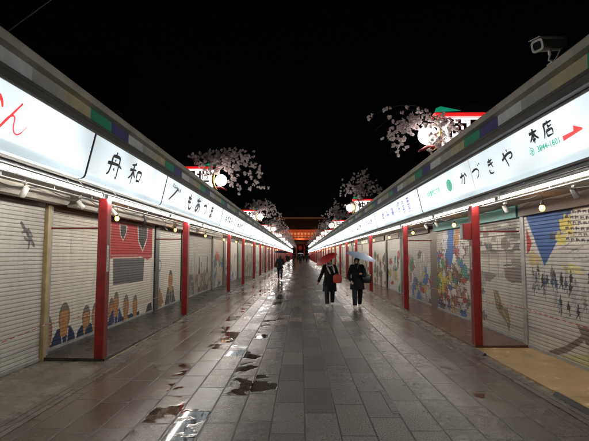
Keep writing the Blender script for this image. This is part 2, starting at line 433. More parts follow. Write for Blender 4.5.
# ------------------------------------------------------------------ glyphs (brush strokes in a unit square, y up)
G = {
 'か': [[(.05,.62),(.3,.68),(.55,.70),(.60,.55),(.55,.25),(.45,.05),(.36,.12)], [(.34,.98),(.32,.7),(.22,.35),(.05,.08)], [(.72,.80),(.85,.66),(.92,.48)]],
 'ん': [[(.62,1.0),(.45,.7),(.25,.35),(.05,.0),(.22,.34),(.38,.50),(.48,.44),(.50,.2),(.58,.02),(.72,.0),(.86,.14),(.98,.36)]],
 '舟': [[(.48,1.0),(.46,.86)], [(.25,.80),(.24,.40),(.18,.14),(.05,.04)], [(.25,.80),(.5,.84),(.74,.80),(.75,.45),(.74,.02),(.66,.06)], [(.44,.70),(.5,.62)], [(.0,.48),(.3,.52),(.7,.54),(1.,.46)], [(.45,.36),(.52,.26)]],
 '和': [[(.42,.98),(.28,.90),(.10,.86)], [(.02,.62),(.25,.66),(.5,.70)], [(.28,.88),(.27,.5),(.25,.0)], [(.27,.60),(.15,.36),(.0,.22)], [(.30,.58),(.42,.42),(.5,.36)], [(.62,.66),(.63,.42),(.66,.2)], [(.62,.66),(.82,.70),(.97,.66),(.93,.42),(.88,.22)], [(.66,.24),(.78,.27),(.90,.26)]],
 'も': [[(.48,1.0),(.40,.7),(.36,.3),(.44,.05),(.64,.0),(.82,.14),(.84,.34)], [(.14,.72),(.42,.66),(.66,.70)], [(.12,.46),(.4,.42),(.66,.46)]],
 'あ': [[(.15,.80),(.45,.78),(.8,.84)], [(.42,1.),(.40,.6),(.44,.1)], [(.70,.64),(.58,.34),(.36,.1),(.14,.08),(.12,.28),(.36,.50),(.66,.52),(.88,.38),(.84,.14),(.62,.0)]],
 'づ': [[(.02,.62),(.3,.72),(.58,.70),(.72,.5),(.62,.24),(.36,.04)], [(.72,.98),(.80,.86)], [(.86,1.04),(.95,.92)]],
 'ま': [[(.2,.80),(.5,.80),(.8,.82)], [(.22,.56),(.5,.56),(.78,.58)], [(.52,1.),(.52,.6),(.52,.2),(.36,.04),(.18,.10),(.26,.24),(.5,.20),(.85,.04)]],
 'き': [[(.2,.82),(.5,.84),(.78,.90)], [(.16,.62),(.5,.64),(.84,.70)], [(.40,1.0),(.56,.66),(.74,.38)], [(.26,.30),(.24,.12),(.44,.02),(.72,.04)]],
 'や': [[(.02,.48),(.3,.62),(.62,.74),(.9,.72),(.94,.54),(.78,.42),(.64,.46)], [(.56,1.0),(.62,.86)], [(.22,.90),(.34,.5),(.50,.0)]],
 '本': [[(.08,.72),(.5,.74),(.92,.76)], [(.5,1.),(.5,.5),(.49,.0)], [(.48,.70),(.28,.40),(.04,.18)], [(.52,.70),(.72,.42),(.98,.22)], [(.32,.24),(.5,.25),(.68,.26)]],
 '店': [[(.52,1.0),(.56,.9)], [(.14,.84),(.5,.86),(.94,.88)], [(.18,.84),(.16,.4),(.0,.02)], [(.54,.76),(.54,.44)], [(.56,.62),(.88,.64)], [(.32,.40),(.32,.04)], [(.32,.40),(.6,.42),(.86,.40),(.84,.06)], [(.34,.08),(.84,.09)]],
}
def smooth_path(p, k=5):
    if len(p) < 3: return p
    out = []
    for i in range(len(p)-1):
        a = p[max(i-1,0)]; b_ = p[i]; c = p[i+1]; d = p[min(i+2,len(p)-1)]
        for j in range(k):
            t = j/k
            out.append(tuple(.5*((2*b_[q])+(-a[q]+c[q])*t+(2*a[q]-5*b_[q]+4*c[q]-d[q])*t*t+(-a[q]+3*b_[q]-3*c[q]+d[q])*t**3) for q in (0,1)))
    out.append(p[-1]); return out
class Face2D:
    """plane frame: origin, right, up, normal; 2-D shapes become thin raised ink (2 mm)"""
    def __init__(s, o, ex, ey):
        s.o = Vector(o); s.ex = Vector(ex).normalized(); s.ey = Vector(ey).normalized(); s.n = s.ex.cross(s.ey)
        s.lift = .004
    def P(s, x, y, l=None):
        return s.o+s.ex*x+s.ey*y+s.n*(s.lift if l is None else l)
    def stroke(s, mb, pts, wdt, x0, y0, w_, h_, taper=True):
        pts = smooth_path(pts, 5); n = len(pts)
        pp = [(x0+p[0]*w_, y0+p[1]*h_) for p in pts]
        V = []
        for i, (x,y) in enumerate(pp):
            a = pp[max(i-1,0)]; b_ = pp[min(i+1,n-1)]
            dx, dy = b_[0]-a[0], b_[1]-a[1]; l = math.hypot(dx,dy) or 1
            t = i/(n-1); ww = wdt*(.55+.6*(1-t)*(1 if t > .08 else .6)) if taper else wdt
            if taper and t > .9: ww *= .6
            nx, ny = -dy/l*ww/2, dx/l*ww/2
            V += [s.P(x+nx,y+ny), s.P(x-nx,y-ny)]
        mb.add(V, [(2*i,2*i+1,2*i+3,2*i+2) for i in range(n-1)])
    def glyph(s, mb, ch, cx, cy, w_, h_, wdt):
        for st in G[ch]:
            s.stroke(mb, st, wdt, cx-w_/2, cy-h_/2, w_, h_)
            s.lift += .0002
    def poly(s, mb, pts, l=None):
        mb.add([s.P(x,y,l) for x,y in pts], [tuple(range(len(pts)))])
    def scribble(s, mb, rnd, cx, cy, w_, h_, wdt, n=5):
        """marks too small to read in the photo: a handful of crossing strokes"""
        for k in range(n):
            if rnd.random() < .5:
                y = rnd.uniform(.1,.9); a = rnd.uniform(0,.25); p = [(a,y),(.5,y+rnd.uniform(-.06,.06)),(rnd.uniform(.7,1),y+rnd.uniform(-.1,.1))]
            else:
                x = rnd.uniform(.15,.85); p = [(x,1),(x+rnd.uniform(-.1,.1),.5),(x+rnd.uniform(-.3,.3),0)]
            s.stroke(mb, p, wdt, cx-w_/2, cy-h_/2, w_, h_, False); s.lift += .0001
    def text(s, name, body, mat_, cx, cy, size, parent, bold=0, sx=1):
        cu = bpy.data.curves.new(name, 'FONT'); cu.body = body; cu.size = size; cu.align_x = 'CENTER'; cu.align_y = 'CENTER'
        cu.offset = bold; cu.resolution_u = 3
        t = bpy.data.objects.new('tmp_text', cu); COL.objects.link(t)
        dg = bpy.context.evaluated_depsgraph_get(); dg.update()
        me = bpy.data.meshes.new_from_object(t.evaluated_get(dg)); me.name = name
        bpy.data.objects.remove(t); bpy.data.curves.remove(cu)
        Mx = Matrix(((s.ex.x,s.ey.x,s.n.x,0),(s.ex.y,s.ey.y,s.n.y,0),(s.ex.z,s.ey.z,s.n.z,0),(0,0,0,1)))
        off = Vector(parent['_w'])
        me.transform(Matrix.Translation(s.P(cx,cy)-off) @ Mx @ Matrix.Diagonal((sx,1,1,1)))
        me.materials.clear(); me.materials.append(mat_)
        o = bpy.data.objects.new(name, me); COL.objects.link(o); o.parent = parent; o['_w'] = tuple(off)
        return o

# ------------------------------------------------------------------ ground
def struct(o, name=None):
    o['kind'] = 'structure'; return o
mb = MB(); mb.add([(-600,-30,-.012),(600,-30,-.012),(600,900,-.012),(-600,900,-.012)], [(0,1,2,3)])
struct(mb.build('ground', M['ground']))
mb = MB(); mb.add([(-2.78,-6,0),(2.86,-6,0),(2.86,230,0),(-2.78,230,0)], [(0,1,2,3)])
struct(mb.build('pavement', M['paving']))
mb = MB()
for x0, x1 in ((-3.03,-2.955),(-2.945,-2.87),(-2.86,-2.785),(2.87,2.95),(2.96,3.04)):
    mb.bevel_box(x0, x1, -6, 230, -.05, .004, .003)
struct(mb.build('gutter_strip', M['kerb']))
mb = MB(); mb.add([(-8,-6,.0),(-3.04,-6,.0),(-3.04,7.12,.0),(-8,7.12,.0)], [(0,1,2,3)])
mb.add([(3.05,-6,0),(8,-6,0),(8,230,0),(3.05,230,0)], [(0,1,2,3)])
mb.add([(-8,7.12,0),(-3.04,7.12,0),(-3.04,230,0),(-8,230,0)], [(0,1,2,3)])
struct(mb.build('concrete_apron', M['concrete']))
# raised shop thresholds
mb = MB()
mb.extrude_y([(-3.125,.0),(-3.13,.036),(-3.15,.042),(-4.5,.06),(-4.5,0)], 7.16, 34)
struct(mb.build('dark_threshold', M['dark_floor']))
mb = MB(); mb.extrude_y([(-3.125,.0),(-3.13,.036),(-3.15,.042),(-4.5,.06),(-4.5,0)], 34.01, 190)
mb.extrude_y([(3.2,0),(3.25,.045),(4.5,.06),(4.5,0)], 26, 190)
struct(mb.build('far_threshold', M['concrete']))
mb = MB(); mb.extrude_y([(3.165,0),(3.17,.036),(3.19,.042),(4.5,.06),(4.5,0)], 8.24, 25.99)
struct(mb.build('brown_threshold', M['brown_floor']))
mb = MB(); mb.box(3.13, 4.35, -3, 8.16, 0.001, .022)
tag(mb.build('floor_mat', M['yellow_floor']), 'yellow-brown floor mat in front of the near right painted shutter', 'floor mat')
mb = MB(); mb.tube([(-3.07,7.2,.02),(-3.075,10,.02),(-3.06,13,.02),(-3.07,13.9,.02)], .006, 5)
tag(mb.build('edge_strip', M['cream']), 'pale thin strip lying along the edge of the dark left shop floor', 'edging strip')
for (ya, yb, lab) in ((4.84,5.55,'black rubber ramp beside the yellow mat, nearest to the viewer'), (7.62,8.12,'black rubber ramp beside the yellow mat at the foot of the near right red post')):
    mb = MB(); mb.extrude_y([(3.055,.004),(3.12,.004),(3.12,.040),(3.10,.040)], ya, yb)
    tag(mb.build('rubber_ramp', M['black_rubber']), lab, 'ramp', 'rubber ramps at the yellow mat')
t = thing('slot_drain', (1.03,5.3,0), 'dark narrow slot drain set lengthwise in the wet paving right of the middle', 'drain')
mb = MB(); mb.box(1.005,1.055,4.88,5.72,.002,.004); mb.build('slot', M['black_metal'], t)
mb = MB()
for x in (.99,1.056): mb.box(x,x+.014,4.87,5.73,.001,.006)
for k in range(6): mb.box(1.005,1.055,4.95+k*.14,4.962+k*.14,.0045,.0062)
mb.build('grate_frame', M['fascia_dark'], t)

# ------------------------------------------------------------------ shutters with painted murals
class Canvas:
    def __init__(s, u0, u1, z0, z1, base, du=.03, dz=.0155):
        s.nu = max(4, int((u1-u0)/du)+1)
        s.nsl = int(round((z1-z0)/.062)); s.z0, s.z1 = z0, z1
        s.U = np.linspace(u0, u1, s.nu)
        zs, xs = [], []
        p = (z1-z0)/s.nsl
        for k in range(s.nsl):
            for q, dx in (((0,.0),(.10,.010),(.36,.012),(.64,.012),(.90,.010)) if du < .02 else ((0,.0),(.10,.010),(.5,.012),(.90,.010))):
                zs.append(z0+(k+q)*p); xs.append(dx)
        zs.append(z1); xs.append(0)
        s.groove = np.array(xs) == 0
        s.Z = np.array(zs); s.X = np.array(xs)
        s.uu, s.zz = np.meshgrid(s.U, s.Z)
        s.c = np.ones((len(s.Z), s.nu, 3))*np.array(base)
        s.rng = np.random.default_rng(3)
    def fill(s, m, col, a=1.):
        s.c[m] = s.c[m]*(1-a)+np.array(col)*a
    def poly(s, pts, col, a=1.):
        inside = np.zeros(s.uu.shape, bool); n = len(pts)
        for i in range(n):
            x1, y1 = pts[i]; x2, y2 = pts[(i+1)%n]
            if y1 == y2: continue
            c = ((y1 > s.zz) != (y2 > s.zz)) & (s.uu < (x2-x1)*(s.zz-y1)/(y2-y1)+x1)
            inside ^= c
        s.fill(inside, col, a)
    def ell(s, u, z, ru, rz, col, a=1.):
        s.fill(((s.uu-u)/ru)**2+((s.zz-z)/rz)**2 < 1, col, a)
    def line(s, pts, wd, col, a=1.):
        for (x1,y1),(x2,y2) in zip(pts[:-1], pts[1:]):
            d = max(1e-6, (x2-x1)**2+(y2-y1)**2)
            t = np.clip(((s.uu-x1)*(x2-x1)+(s.zz-y1)*(y2-y1))/d, 0, 1)
            s.fill((s.uu-x1-t*(x2-x1))**2+(s.zz-y1-t*(y2-y1))**2 < (wd/2)**2, col, a)
    def blob(s, u, z, ru, rz, col, a=1., seed=0):
        r = np.random.default_rng(seed); th = np.arctan2((s.zz-z)/rz, (s.uu-u)/ru)
        rad = np.hypot((s.zz-z)/rz, (s.uu-u)/ru)
        e = 1+sum(r.uniform(-.22,.22)*np.cos(k*th+r.uniform(0,6)) for k in (2,3,5,7,9))
        s.fill(rad < e, col, a)
    def build(s, side, x, name, parent):
        s.c[s.groove] *= .42                       # shade and grime of the slat joints painted into the colour
        nu, nz = s.nu, len(s.Z)
        co = np.empty((nz, nu, 3))
        off = Vector(parent['_w'])
        co[...,0] = side*(x-s.X[:,None])-off.x; co[...,1] = s.uu-off.y; co[...,2] = s.zz-off.z
        idx = np.arange(nz*nu).reshape(nz, nu)
        q = np.stack([idx[:-1,:-1], idx[:-1,1:], idx[1:,1:], idx[1:,:-1]], -1).reshape(-1,4)
        if side > 0: q = q[:, ::-1]
        me = bpy.data.meshes.new(name)
        me.from_pydata(co.reshape(-1,3).tolist(), [], q.tolist())
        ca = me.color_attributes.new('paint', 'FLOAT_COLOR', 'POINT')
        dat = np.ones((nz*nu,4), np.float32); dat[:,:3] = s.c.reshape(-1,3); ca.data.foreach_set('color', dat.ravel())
        me.materials.append(M['shutter']); me.update()
        o = bpy.data.objects.new(name, me); COL.objects.link(o); o.parent = parent; o['_w'] = tuple(off)
        return o
CR = (.62,.58,.50); CR2 = (.58,.56,.51)
ORG = (.42,.20,.07); NAVY = (.018,.028,.07); DK = (.035,.033,.032); TAUPE = (.15,.125,.11)

def man(c, u, zt, w=.34, hz=.5, body=.9, zb=.06, dark=NAVY, hair=(.17,.14,.12)):
    zc = zt-hz/2
    c.poly([(u-body/2,zb-.02),(u-body*.42,zb+.16),(u-body*.24,zt-hz+.14),(u+body*.24,zt-hz+.14),(u+body*.42,zb+.16),(u+body/2,zb-.02)], dark)
    c.line([(u-body*.12,zt-hz+.12),(u-.03,zb)], .035, (.5,.5,.48)); c.line([(u+body*.16,zt-hz+.08),(u+.10,zb)], .035, (.5,.5,.48))
    c.ell(u, zc+.05, w*.56, hz*.52, hair); c.poly([(u-w*.42,zt-.12),(u+w*.42,zt-.12),(u+w*.36,zt-hz),(u-w*.36,zt-hz)], ORG)
    c.ell(u, zt-.14, w*.42, .06, ORG)
    c.ell(u, zt-hz+.01, w*.36, .04, ORG)

def mural(c, key):
    r = random.Random(str(key))
    if key == 'L0':
        c.line([(6.52,2.17),(6.68,2.02),(6.86,1.84)], .06, (.08,.08,.09), .9); c.line([(6.56,2.03),(6.70,2.08),(6.80,1.98)], .045, (.10,.10,.11), .85)
        c.line([(6.62,1.95),(6.74,1.90),(6.72,1.80)], .05, (.09,.09,.10), .85)
    elif key == 'L1':
        c.line([(8.22,1.98),(8.22,1.72)], .03, (.3,.3,.3), .6); c.line([(8.14,1.97),(8.30,1.97)], .02, (.3,.3,.3), .6); c.line([(8.12,1.73),(8.32,1.73)], .02, (.3,.3,.3), .6)
        man(c, 7.52, .62, body=.7, hz=.6); man(c, 8.09, .77, hz=.52); man(c, 8.92, .63, w=.3, hz=.46, body=.8); man(c, 9.3, .64, w=.26, hz=.5)
        man(c, 10.1, .66, w=.28, hz=.6); man(c, 10.35, .78, w=.26, hz=.5, dark=(.045,.06,.12)); man(c, 10.95, .66, w=.3, hz=.6); man(c, 11.55, .6, w=.3, hz=.55, body=.7)
        c.poly([(12.3,.03),(12.5,.3),(12.8,.34),(12.9,.03)], DK)
        c.poly([(9.95,2.50),(12.75,2.50),(12.75,1.62),(12.4,1.55),(11.9,1.64),(9.95,1.62)], (.36,.03,.035))
        for u, zt, s_ in ((10.6,2.42,.28),(11.9,2.48,.5)):
            c.poly([(u-s_*.6-.03,zt),(u+s_*.9+.05,zt),(u+s_*.9,zt-s_*.7),(u+s_*.2,zt-s_*1.45),(u-s_*.5,zt-s_*.9)], (.5,.46,.42))
            c.poly([(u-s_*.5,zt-.02),(u+s_*.8,zt-.02),(u+s_*.78,zt-s_*.65),(u+s_*.2,zt-s_*1.3),(u-s_*.4,zt-s_*.85)], DK)
        c.line([(10.0,1.68),(12.7,1.66)], .03, (.5,.3,.28), .6)
        c.poly([(10.1,1.60),(12.15,1.60),(12.1,.98),(10.15,1.0)], (.10,.095,.10))
        c.line([(10.3,1.3),(12,1.32)], .25, (.14,.13,.14), .5)
    elif key == 'L2':
        c.line([(13.5,1.20),(13.5,.3)], .035, (.3,.22,.15)); c.ell(13.5,1.36,.16,.18,(.25,.18,.12)); c.ell(13.5,1.36,.11,.13,CR)
        man(c, 14.66, 1.12, w=.4, hz=.62, body=1.3, dark=(.09,.085,.08), hair=(.10,.07,.06)); c.blob(13.6,.3,.3,.25,(.3,.17,.08),1,4)
    elif key == 'L3':
        c.fill(c.zz < .9, (.22,.2,.18), .45)
        for k in range(26):
            c.blob(r.uniform(16.3,21.2), r.uniform(.1,.8), r.uniform(.15,.5), r.uniform(.1,.35), r.choice([(.08,.08,.08),(.18,.13,.10),(.3,.28,.25)]), .8, k)
        c.line([(16.5,2.2),(16.7,1.6),(16.4,1.0)], .12, (.3,.03,.03)); c.line([(16.3,1.8),(16.7,1.4)], .07, (.3,.03,.03))
        for u, h in ((17.4,1.5),(17.9,1.8),(18.2,1.3),(19.2,1.4)): c.line([(u,.2),(u+.05,h)], .05, (.12,.11,.10))
        for u in (18.8,20.4): c.poly([(u-.2,.1),(u-.22,.9),(u-.07,1.2),(u-.07,1.6),(u+.07,1.6),(u+.07,1.2),(u+.22,.9),(u+.2,.1)], (.12,.06,.035)); c.line([(u,.45),(u,.75)], .28, (.4,.36,.28))
    elif key == 'R0':
        c.blob(6.7,1.25,1.7,.55,(.40,.38,.36),.5,8)
        c.poly([(8.2,2.52),(6.70,2.52),(6.85,2.30),(7.62,1.50),(8.15,2.35)], (.04,.085,.24))
        for z in (2.4,2.22,2.05,1.9): c.line([(8.1,z),(7.0,z+.03)], .02, (.10,.17,.36), .6)
        c.poly([(8.18,2.2),(8.0,1.9),(8.1,1.75),(8.18,1.7)], (.35,.04,.04)); c.blob(7.95,1.62,.2,.12,(.45,.34,.12),.8,1)
        c.blob(6.95,2.16,.17,.16,(.50,.43,.09),.95,2); c.blob(7.12,1.95,.14,.10,(.50,.43,.09),.9,3); c.blob(6.85,1.48,.22,.07,(.55,.47,.12),.7,5); c.blob(5.6,1.9,.25,.3,(.50,.43,.09),.5,15)
        c.blob(7.35,2.0,.07,.06,DK,.9,6)
        for k in range(16):
            for j in range(7):
                u = 6.98-k*.125-(j%2)*.06; z = 2.48-j*.085-k*.012
                if u > 5.2:
                    c.poly([(u,z),(u-.085,z-.012),(u-.10,z-.062),(u-.05,z-.03),(u-.015,z-.062)], DK)
        for k in range(40):
            u = r.uniform(7.4,5.0); z = r.uniform(1.45,2.1); c.line([(u,z),(u-r.uniform(.2,.6),z+r.uniform(-.05,.12))], .022, r.choice([(.25,.23,.22),(.15,.14,.14),(.34,.32,.30)]), .7)
        for k in range(45):
            u = r.uniform(8.05,4.9); z = r.uniform(.65,1.5); c.line([(u,z),(u-r.uniform(.05,.3),z+r.uniform(-.04,.04))], .025, (.30,.28,.27), .6)
        for k in range(95):
            u = r.uniform(4.9,8.05); z = r.uniform(.85,1.5) if u < 7.6 else r.uniform(1.1,1.55)
            col = r.choice([DK,DK,(.05,.08,.14),(.16,.15,.15),(.30,.29,.28),(.34,.32,.31)]); h = r.uniform(.05,.13)
            c.poly([(u-.03,z),(u+.03,z),(u+.045,z-h),(u-.045,z-h*.9)], col); c.ell(u, z+.03, .02, .028, col); c.line([(u-.05,z-h*.5),(u+.05,z-h*.35)], .016, col); c.line([(u-.015,z-h),(u-.03,z-h-.09)], .02, col)
            if r.random() < .5: c.line([(u,z-h),(u+.05,z-h-.07)], .022, col)
        c.poly([(5.0,.46),(6.4,.30),(7.6,.0),(4.6,.0),(4.6,.5)], (.45,.41,.20), .8)
        c.line([(7.55,.06),(7.1,.22),(6.75,.42),(6.55,.58)], .10, (.18,.14,.12)); c.poly([(6.8,.63),(6.5,.66),(6.4,.48),(5.2,.5),(5.2,.36),(6.6,.38)], (.17,.14,.12))
    elif key == 'R1':
        c.fill((c.uu < 11.3), (.44,.41,.37), .5)
        # grey wash: roofs and shophouses along the top
        for k in range(40):
            u = r.uniform(8.4,11.2); z = r.uniform(1.72,2.4); c.poly([(u,z),(u+r.uniform(.15,.5),z+.02),(u+.3,z-.1),(u,z-.12)], r.choice([TAUPE,(.20,.18,.16),(.08,.07,.065)]), .85)
        for z in (2.36,2.22,2.08,1.9,1.78): c.line([(8.35,z),(11.3,z+r.uniform(-.03,.03))], .03, (.10,.09,.085), .8)
        for k in range(24): u = 8.4+k*.12; c.line([(u,2.4),(u,2.0)], .02, (.18,.16,.15), .6)
        c.fill((c.zz < 1.74) & (c.zz > 1.62) & (c.uu < 11.3), (.30,.27,.24), .8)
        for k in range(14): z = r.uniform(1.25,1.7); u = r.uniform(8.4,11.2); c.line([(u,z),(u+r.uniform(.2,.8),z)], .03, (.25,.23,.21), .5)
        c.poly([(8.42,1.5),(9.2,1.42),(9.15,1.22),(8.9,1.14),(8.45,1.16)], (.19,.16,.14)); c.line([(8.45,1.52),(9.2,1.48)], .03, (.12,.1,.09)); c.poly([(8.5,1.62),(8.9,1.60),(8.85,1.5),(8.5,1.52)], (.24,.21,.19))
        c.poly([(9.5,1.28),(11.2,1.36),(10.9,1.16),(9.9,1.10)], (.18,.15,.13), .9)
        for u in (9.05,9.45,9.9,10.6): c.line([(u,2.0),(u+.02,1.2)], .028, (.20,.17,.15))
        c.poly([(9.75,.95),(9.62,.55),(9.35,.40),(9.15,.30),(9.08,.12),(9.0,.34),(9.1,.62),(9.3,.60),(9.5,.92)], (.22,.18,.11)); c.line([(9.7,.92),(9.1,.34)], .025, (.4,.36,.25)); c.blob(9.42,.62,.12,.06,(.1,.09,.06),.8,3)
        for k in range(12): c.blob(r.uniform(10.3,11.4), r.uniform(.3,1.2), r.uniform(.1,.25), r.uniform(.05,.16), r.choice([TAUPE,(.10,.09,.09),(.3,.27,.24)]), .85, 60+k)
        # coloured part
        c.fill(c.uu > 11.3, (.36,.32,.29), .7)
        pal = [(.34,.06,.05),(.38,.09,.10),(.42,.33,.10),(.08,.13,.30),(.55,.53,.50),(.55,.53,.50),(.50,.48,.45),(.26,.12,.08),(.08,.20,.18),(.14,.08,.07),(.42,.27,.22),(.08,.13,.30)]
        for k in range(120):
            q_ = (r.uniform(11.35,13.6), r.uniform(.15,1.85), r.uniform(.06,.24), r.uniform(.04,.16)); c.blob(q_[0], q_[1], q_[2]+.03, q_[3]+.022, (.05,.04,.04), .9, k); c.blob(*q_, r.choice(pal), 1, k)
        for k in range(25): c.blob(r.uniform(12.9,13.6), r.uniform(.4,1.5), .12, .12, r.choice([(.5,.38,.05),(.1,.2,.1),(.5,.48,.45)]), 1, 200+k)
        c.poly([(12.6,2.4),(12.1,2.4),(12.25,1.6),(12.5,1.3),(12.75,1.6)], (.06,.14,.34)); c.blob(12.9,2.05,.22,.35,(.53,.51,.48),1,9); c.blob(11.9,2.15,.2,.25,(.42,.2,.08),1,10); c.blob(11.6,1.95,.15,.3,(.5,.48,.45),1,12)
        for k in range(30): u = r.uniform(11.4,13.5); z = r.uniform(.3,2.2); c.line([(u,z),(u+r.uniform(-.2,.2),z+r.uniform(-.2,.2))], .03, DK, .9)
        for k in range(3): c.line([(11.35,.35+.12*k),(13.3,.25+.12*k)], .025, (.25,.05,.05), .7)
    else:
        n = r.randint(6,22); style = r.choice(['grey','grey','colour','plain','trees'])
        u0, u1 = c.U[0], c.U[-1]
        if key == 'R2': style = 'colour'; n = 26
        if style == 'colour': pal = [(.07,.15,.38),(.42,.05,.05),(.48,.38,.08),(.05,.2,.10),(.5,.48,.44),(.10,.09,.09)]
        elif style == 'grey': pal = [TAUPE,(.3,.28,.25),(.10,.09,.09),(.36,.33,.30)]
        elif style == 'trees': pal = [(.16,.11,.07),(.10,.14,.07),(.3,.2,.1),(.2,.06,.04)]
        else: pal = [(.38,.36,.32)]; n = 3
        for k in range(n*2):
            q_ = (r.uniform(u0,u1), r.uniform(.1,1.7), r.uniform(.08,.32), r.uniform(.06,.28))
            if style != 'plain': c.blob(q_[0], q_[1], q_[2]+.03, q_[3]+.025, (.09,.08,.075), .7, k)
            c.blob(*q_, r.choice(pal), .9, k)
        if style in ('grey','trees'):
            for k in range(6): u = r.uniform(u0,u1); c.line([(u,.1),(u+r.uniform(-.2,.2),r.uniform(1,2.1))], r.uniform(.04,.12), r.choice(pal), .8)

# ------------------------------------------------------------------ shops
def shop(side, y0, y1, key, sx, z0, label, near, frame, header, base=CR):
    s = side
    t = thing('shop', (s*5.2, (y0+y1)/2, 0), label, 'shop', 'shuttered shops along the %s side' % SIDE[s])
    e = .004
    # frame posts at the near end of the opening
    mb = MB(); fw = .16
    if frame == 'cream':
        mb.bevel_box(s*(sx-.20), s*(sx+.05), y0+e, y0+.10, 0, 2.50, .006); o = mb.build('door_post', M['cream'], t)
        mb = MB(); mb.bevel_box(s*(sx-.15), s*(sx+.05), y0+.103, y0+.24, 0, 2.50, .006); mb.build('door_post', M['grey_frame'], t)
        ys = y0+.245
    else:
        w_ = {'black':.34,'brown':.7,'grey':.14}[frame]
        mb.bevel_box(s*(sx-.06), s*(sx+.05), y0+e, y0+w_, 0, 2.50, .006)
        mb.build('door_post', M[{'black':'black_frame','brown':'brown_frame','grey':'grey_frame'}[frame]], t)
        ys = y0+w_+.005
    du = .014 if near else (.06 if y0 < 40 else .25)
    c = Canvas(ys, y1-e, z0, 2.46 if s < 0 else 2.40, base, du)
    mural(c, key)
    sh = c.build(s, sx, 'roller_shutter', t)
    if near:
        mb = MB(); mb.box(s*(sx-.028), s*(sx+.005), ys+.003, y1-e-.003, z0-.004, z0+.045); mb.build('bottom_bar', M['grey_frame'], sh)
        for yy in (ys+(y1-ys)*.5,):
            mb = MB(); mb.box(s*(sx-.04), s*(sx-.03), yy-.07, yy+.07, z0+.06, z0+.085); mb.build('shutter_lock', M['rail'], sh)
    mb = MB(); zt = 2.46 if s < 0 else 2.40
    SZ = 2.655 if s < 0 else 2.625
    mb.box(s*(sx-(.02 if s < 0 else .12)), s*(sx+.14), ys, y1-e, zt+.002, SZ-.002); mb.build('header_box', M[header], t)
    mb = MB(); mb.box(s*3.36, s*4.6, y0+e, y1-e, SZ, SZ+.05)
    mb.build('soffit', M['soffit'], t)
    if s < 0 and near:
        mb = MB(); mb.extrude_y([(s*3.74,2.55),(s*3.78,2.50),(s*3.94,2.50),(s*3.94,SZ-.004),(s*3.74,SZ-.004)], ys+.02, y1-.03); mb.build('awning_case', M['soffit'], t)
    # pelmet lip and rail under the sign
    mb = MB(); mb.box(s*3.30, s*3.355, y0+e, y1-e, 2.635, 2.74)
    if near:
        mb.tube([(s*3.24,y0,2.715),(s*3.24,y1,2.715)], .018, 8); mb.tube([(s*3.40,y0,2.595),(s*3.40,y1,2.595)], .012, 6)
        y = y0+.4
        while y < y1:
            mb.box(s*3.22, s*3.30, y, y+.03, 2.705, 2.735); mb.box(s*3.392,s*3.408,y,y+.02,2.59,SZ); y += 1.1
    mb.build('rail', M['rail'], t)
    mb = MB(); mb.box(s*(sx+.15), s*7.2, y0+e, y1-e, 0, 3.9); mb.box(s*3.42, s*(sx+.149), y0+e, y1-e, 2.712, 3.9)
    mb.build('wall', M['wall'], t)
    # stepped fascia above the sign
    mb = MB()
    pr = [(3.02,3.50),(3.41,3.50),(3.41,3.70),(3.10,3.70),(3.10,3.60),(3.02,3.60)]
    mb.extrude_y([(s*a, z) for a, z in pr], y0, y1-e)
    mb.box(s*3.06, s*3.085, y0, y1-e, 3.63, 3.66)
    mb.build('fascia', M['fascia_dark'], t)
    mb = MB(); mb.box(s*3.10, s*3.41, y0, y1-e, 3.703, 3.865); mb.build('tile_band', M['band_left' if s < 0 else 'band_right'], t)
    mb = MB(); pr = [(2.99,3.868),(3.6,3.868),(3.6,4.0),(3.02,4.0),(2.99,3.97)]
    mb.extrude_y([(s*a, z) for a, z in pr], y0, y1-e)
    mb.build('roof_edge', M['top_band'], t)
    mb = MB(); mb.extrude_y([(s*a,z) for a,z in [(3.04,4.002),(3.2,4.035),(5.2,4.14),(7.3,3.96),(7.3,3.91),(3.04,3.98)]], y0, y1-e)
    mb.build('roof', M['roof'], t)
    return t

def shop_run(side, cuts, specs):
    for i in range(len(cuts)-1):
        y0, y1 = cuts[i], cuts[i+1]
        sp_ = specs[i] if i < len(specs) else None
        if sp_ is None:
            rr = random.Random(side*100+i)
            lab = ('%s shop from the near end of the %s row' % (ORD[i], SIDE[side])) if i < 12 else ('small distant shuttered shop far down the %s row' % SIDE[side])
            if i < 12: lab = lab+', its shutter down'
            sp_ = ('%s%d' % ('RL'[side<0], i), 4.25, .055, lab, rr.choice(['black','brown','grey','grey']), rr.choice(['header','header','soffit']), rr.choice([CR,CR2,(.36,.33,.29),(.42,.36,.30)]))
        key, sx, z0, lab, fr_, hd, ba = sp_
        shop(side, y0, y1, key, sx, z0, lab, y0 < 20, fr_, hd, ba)

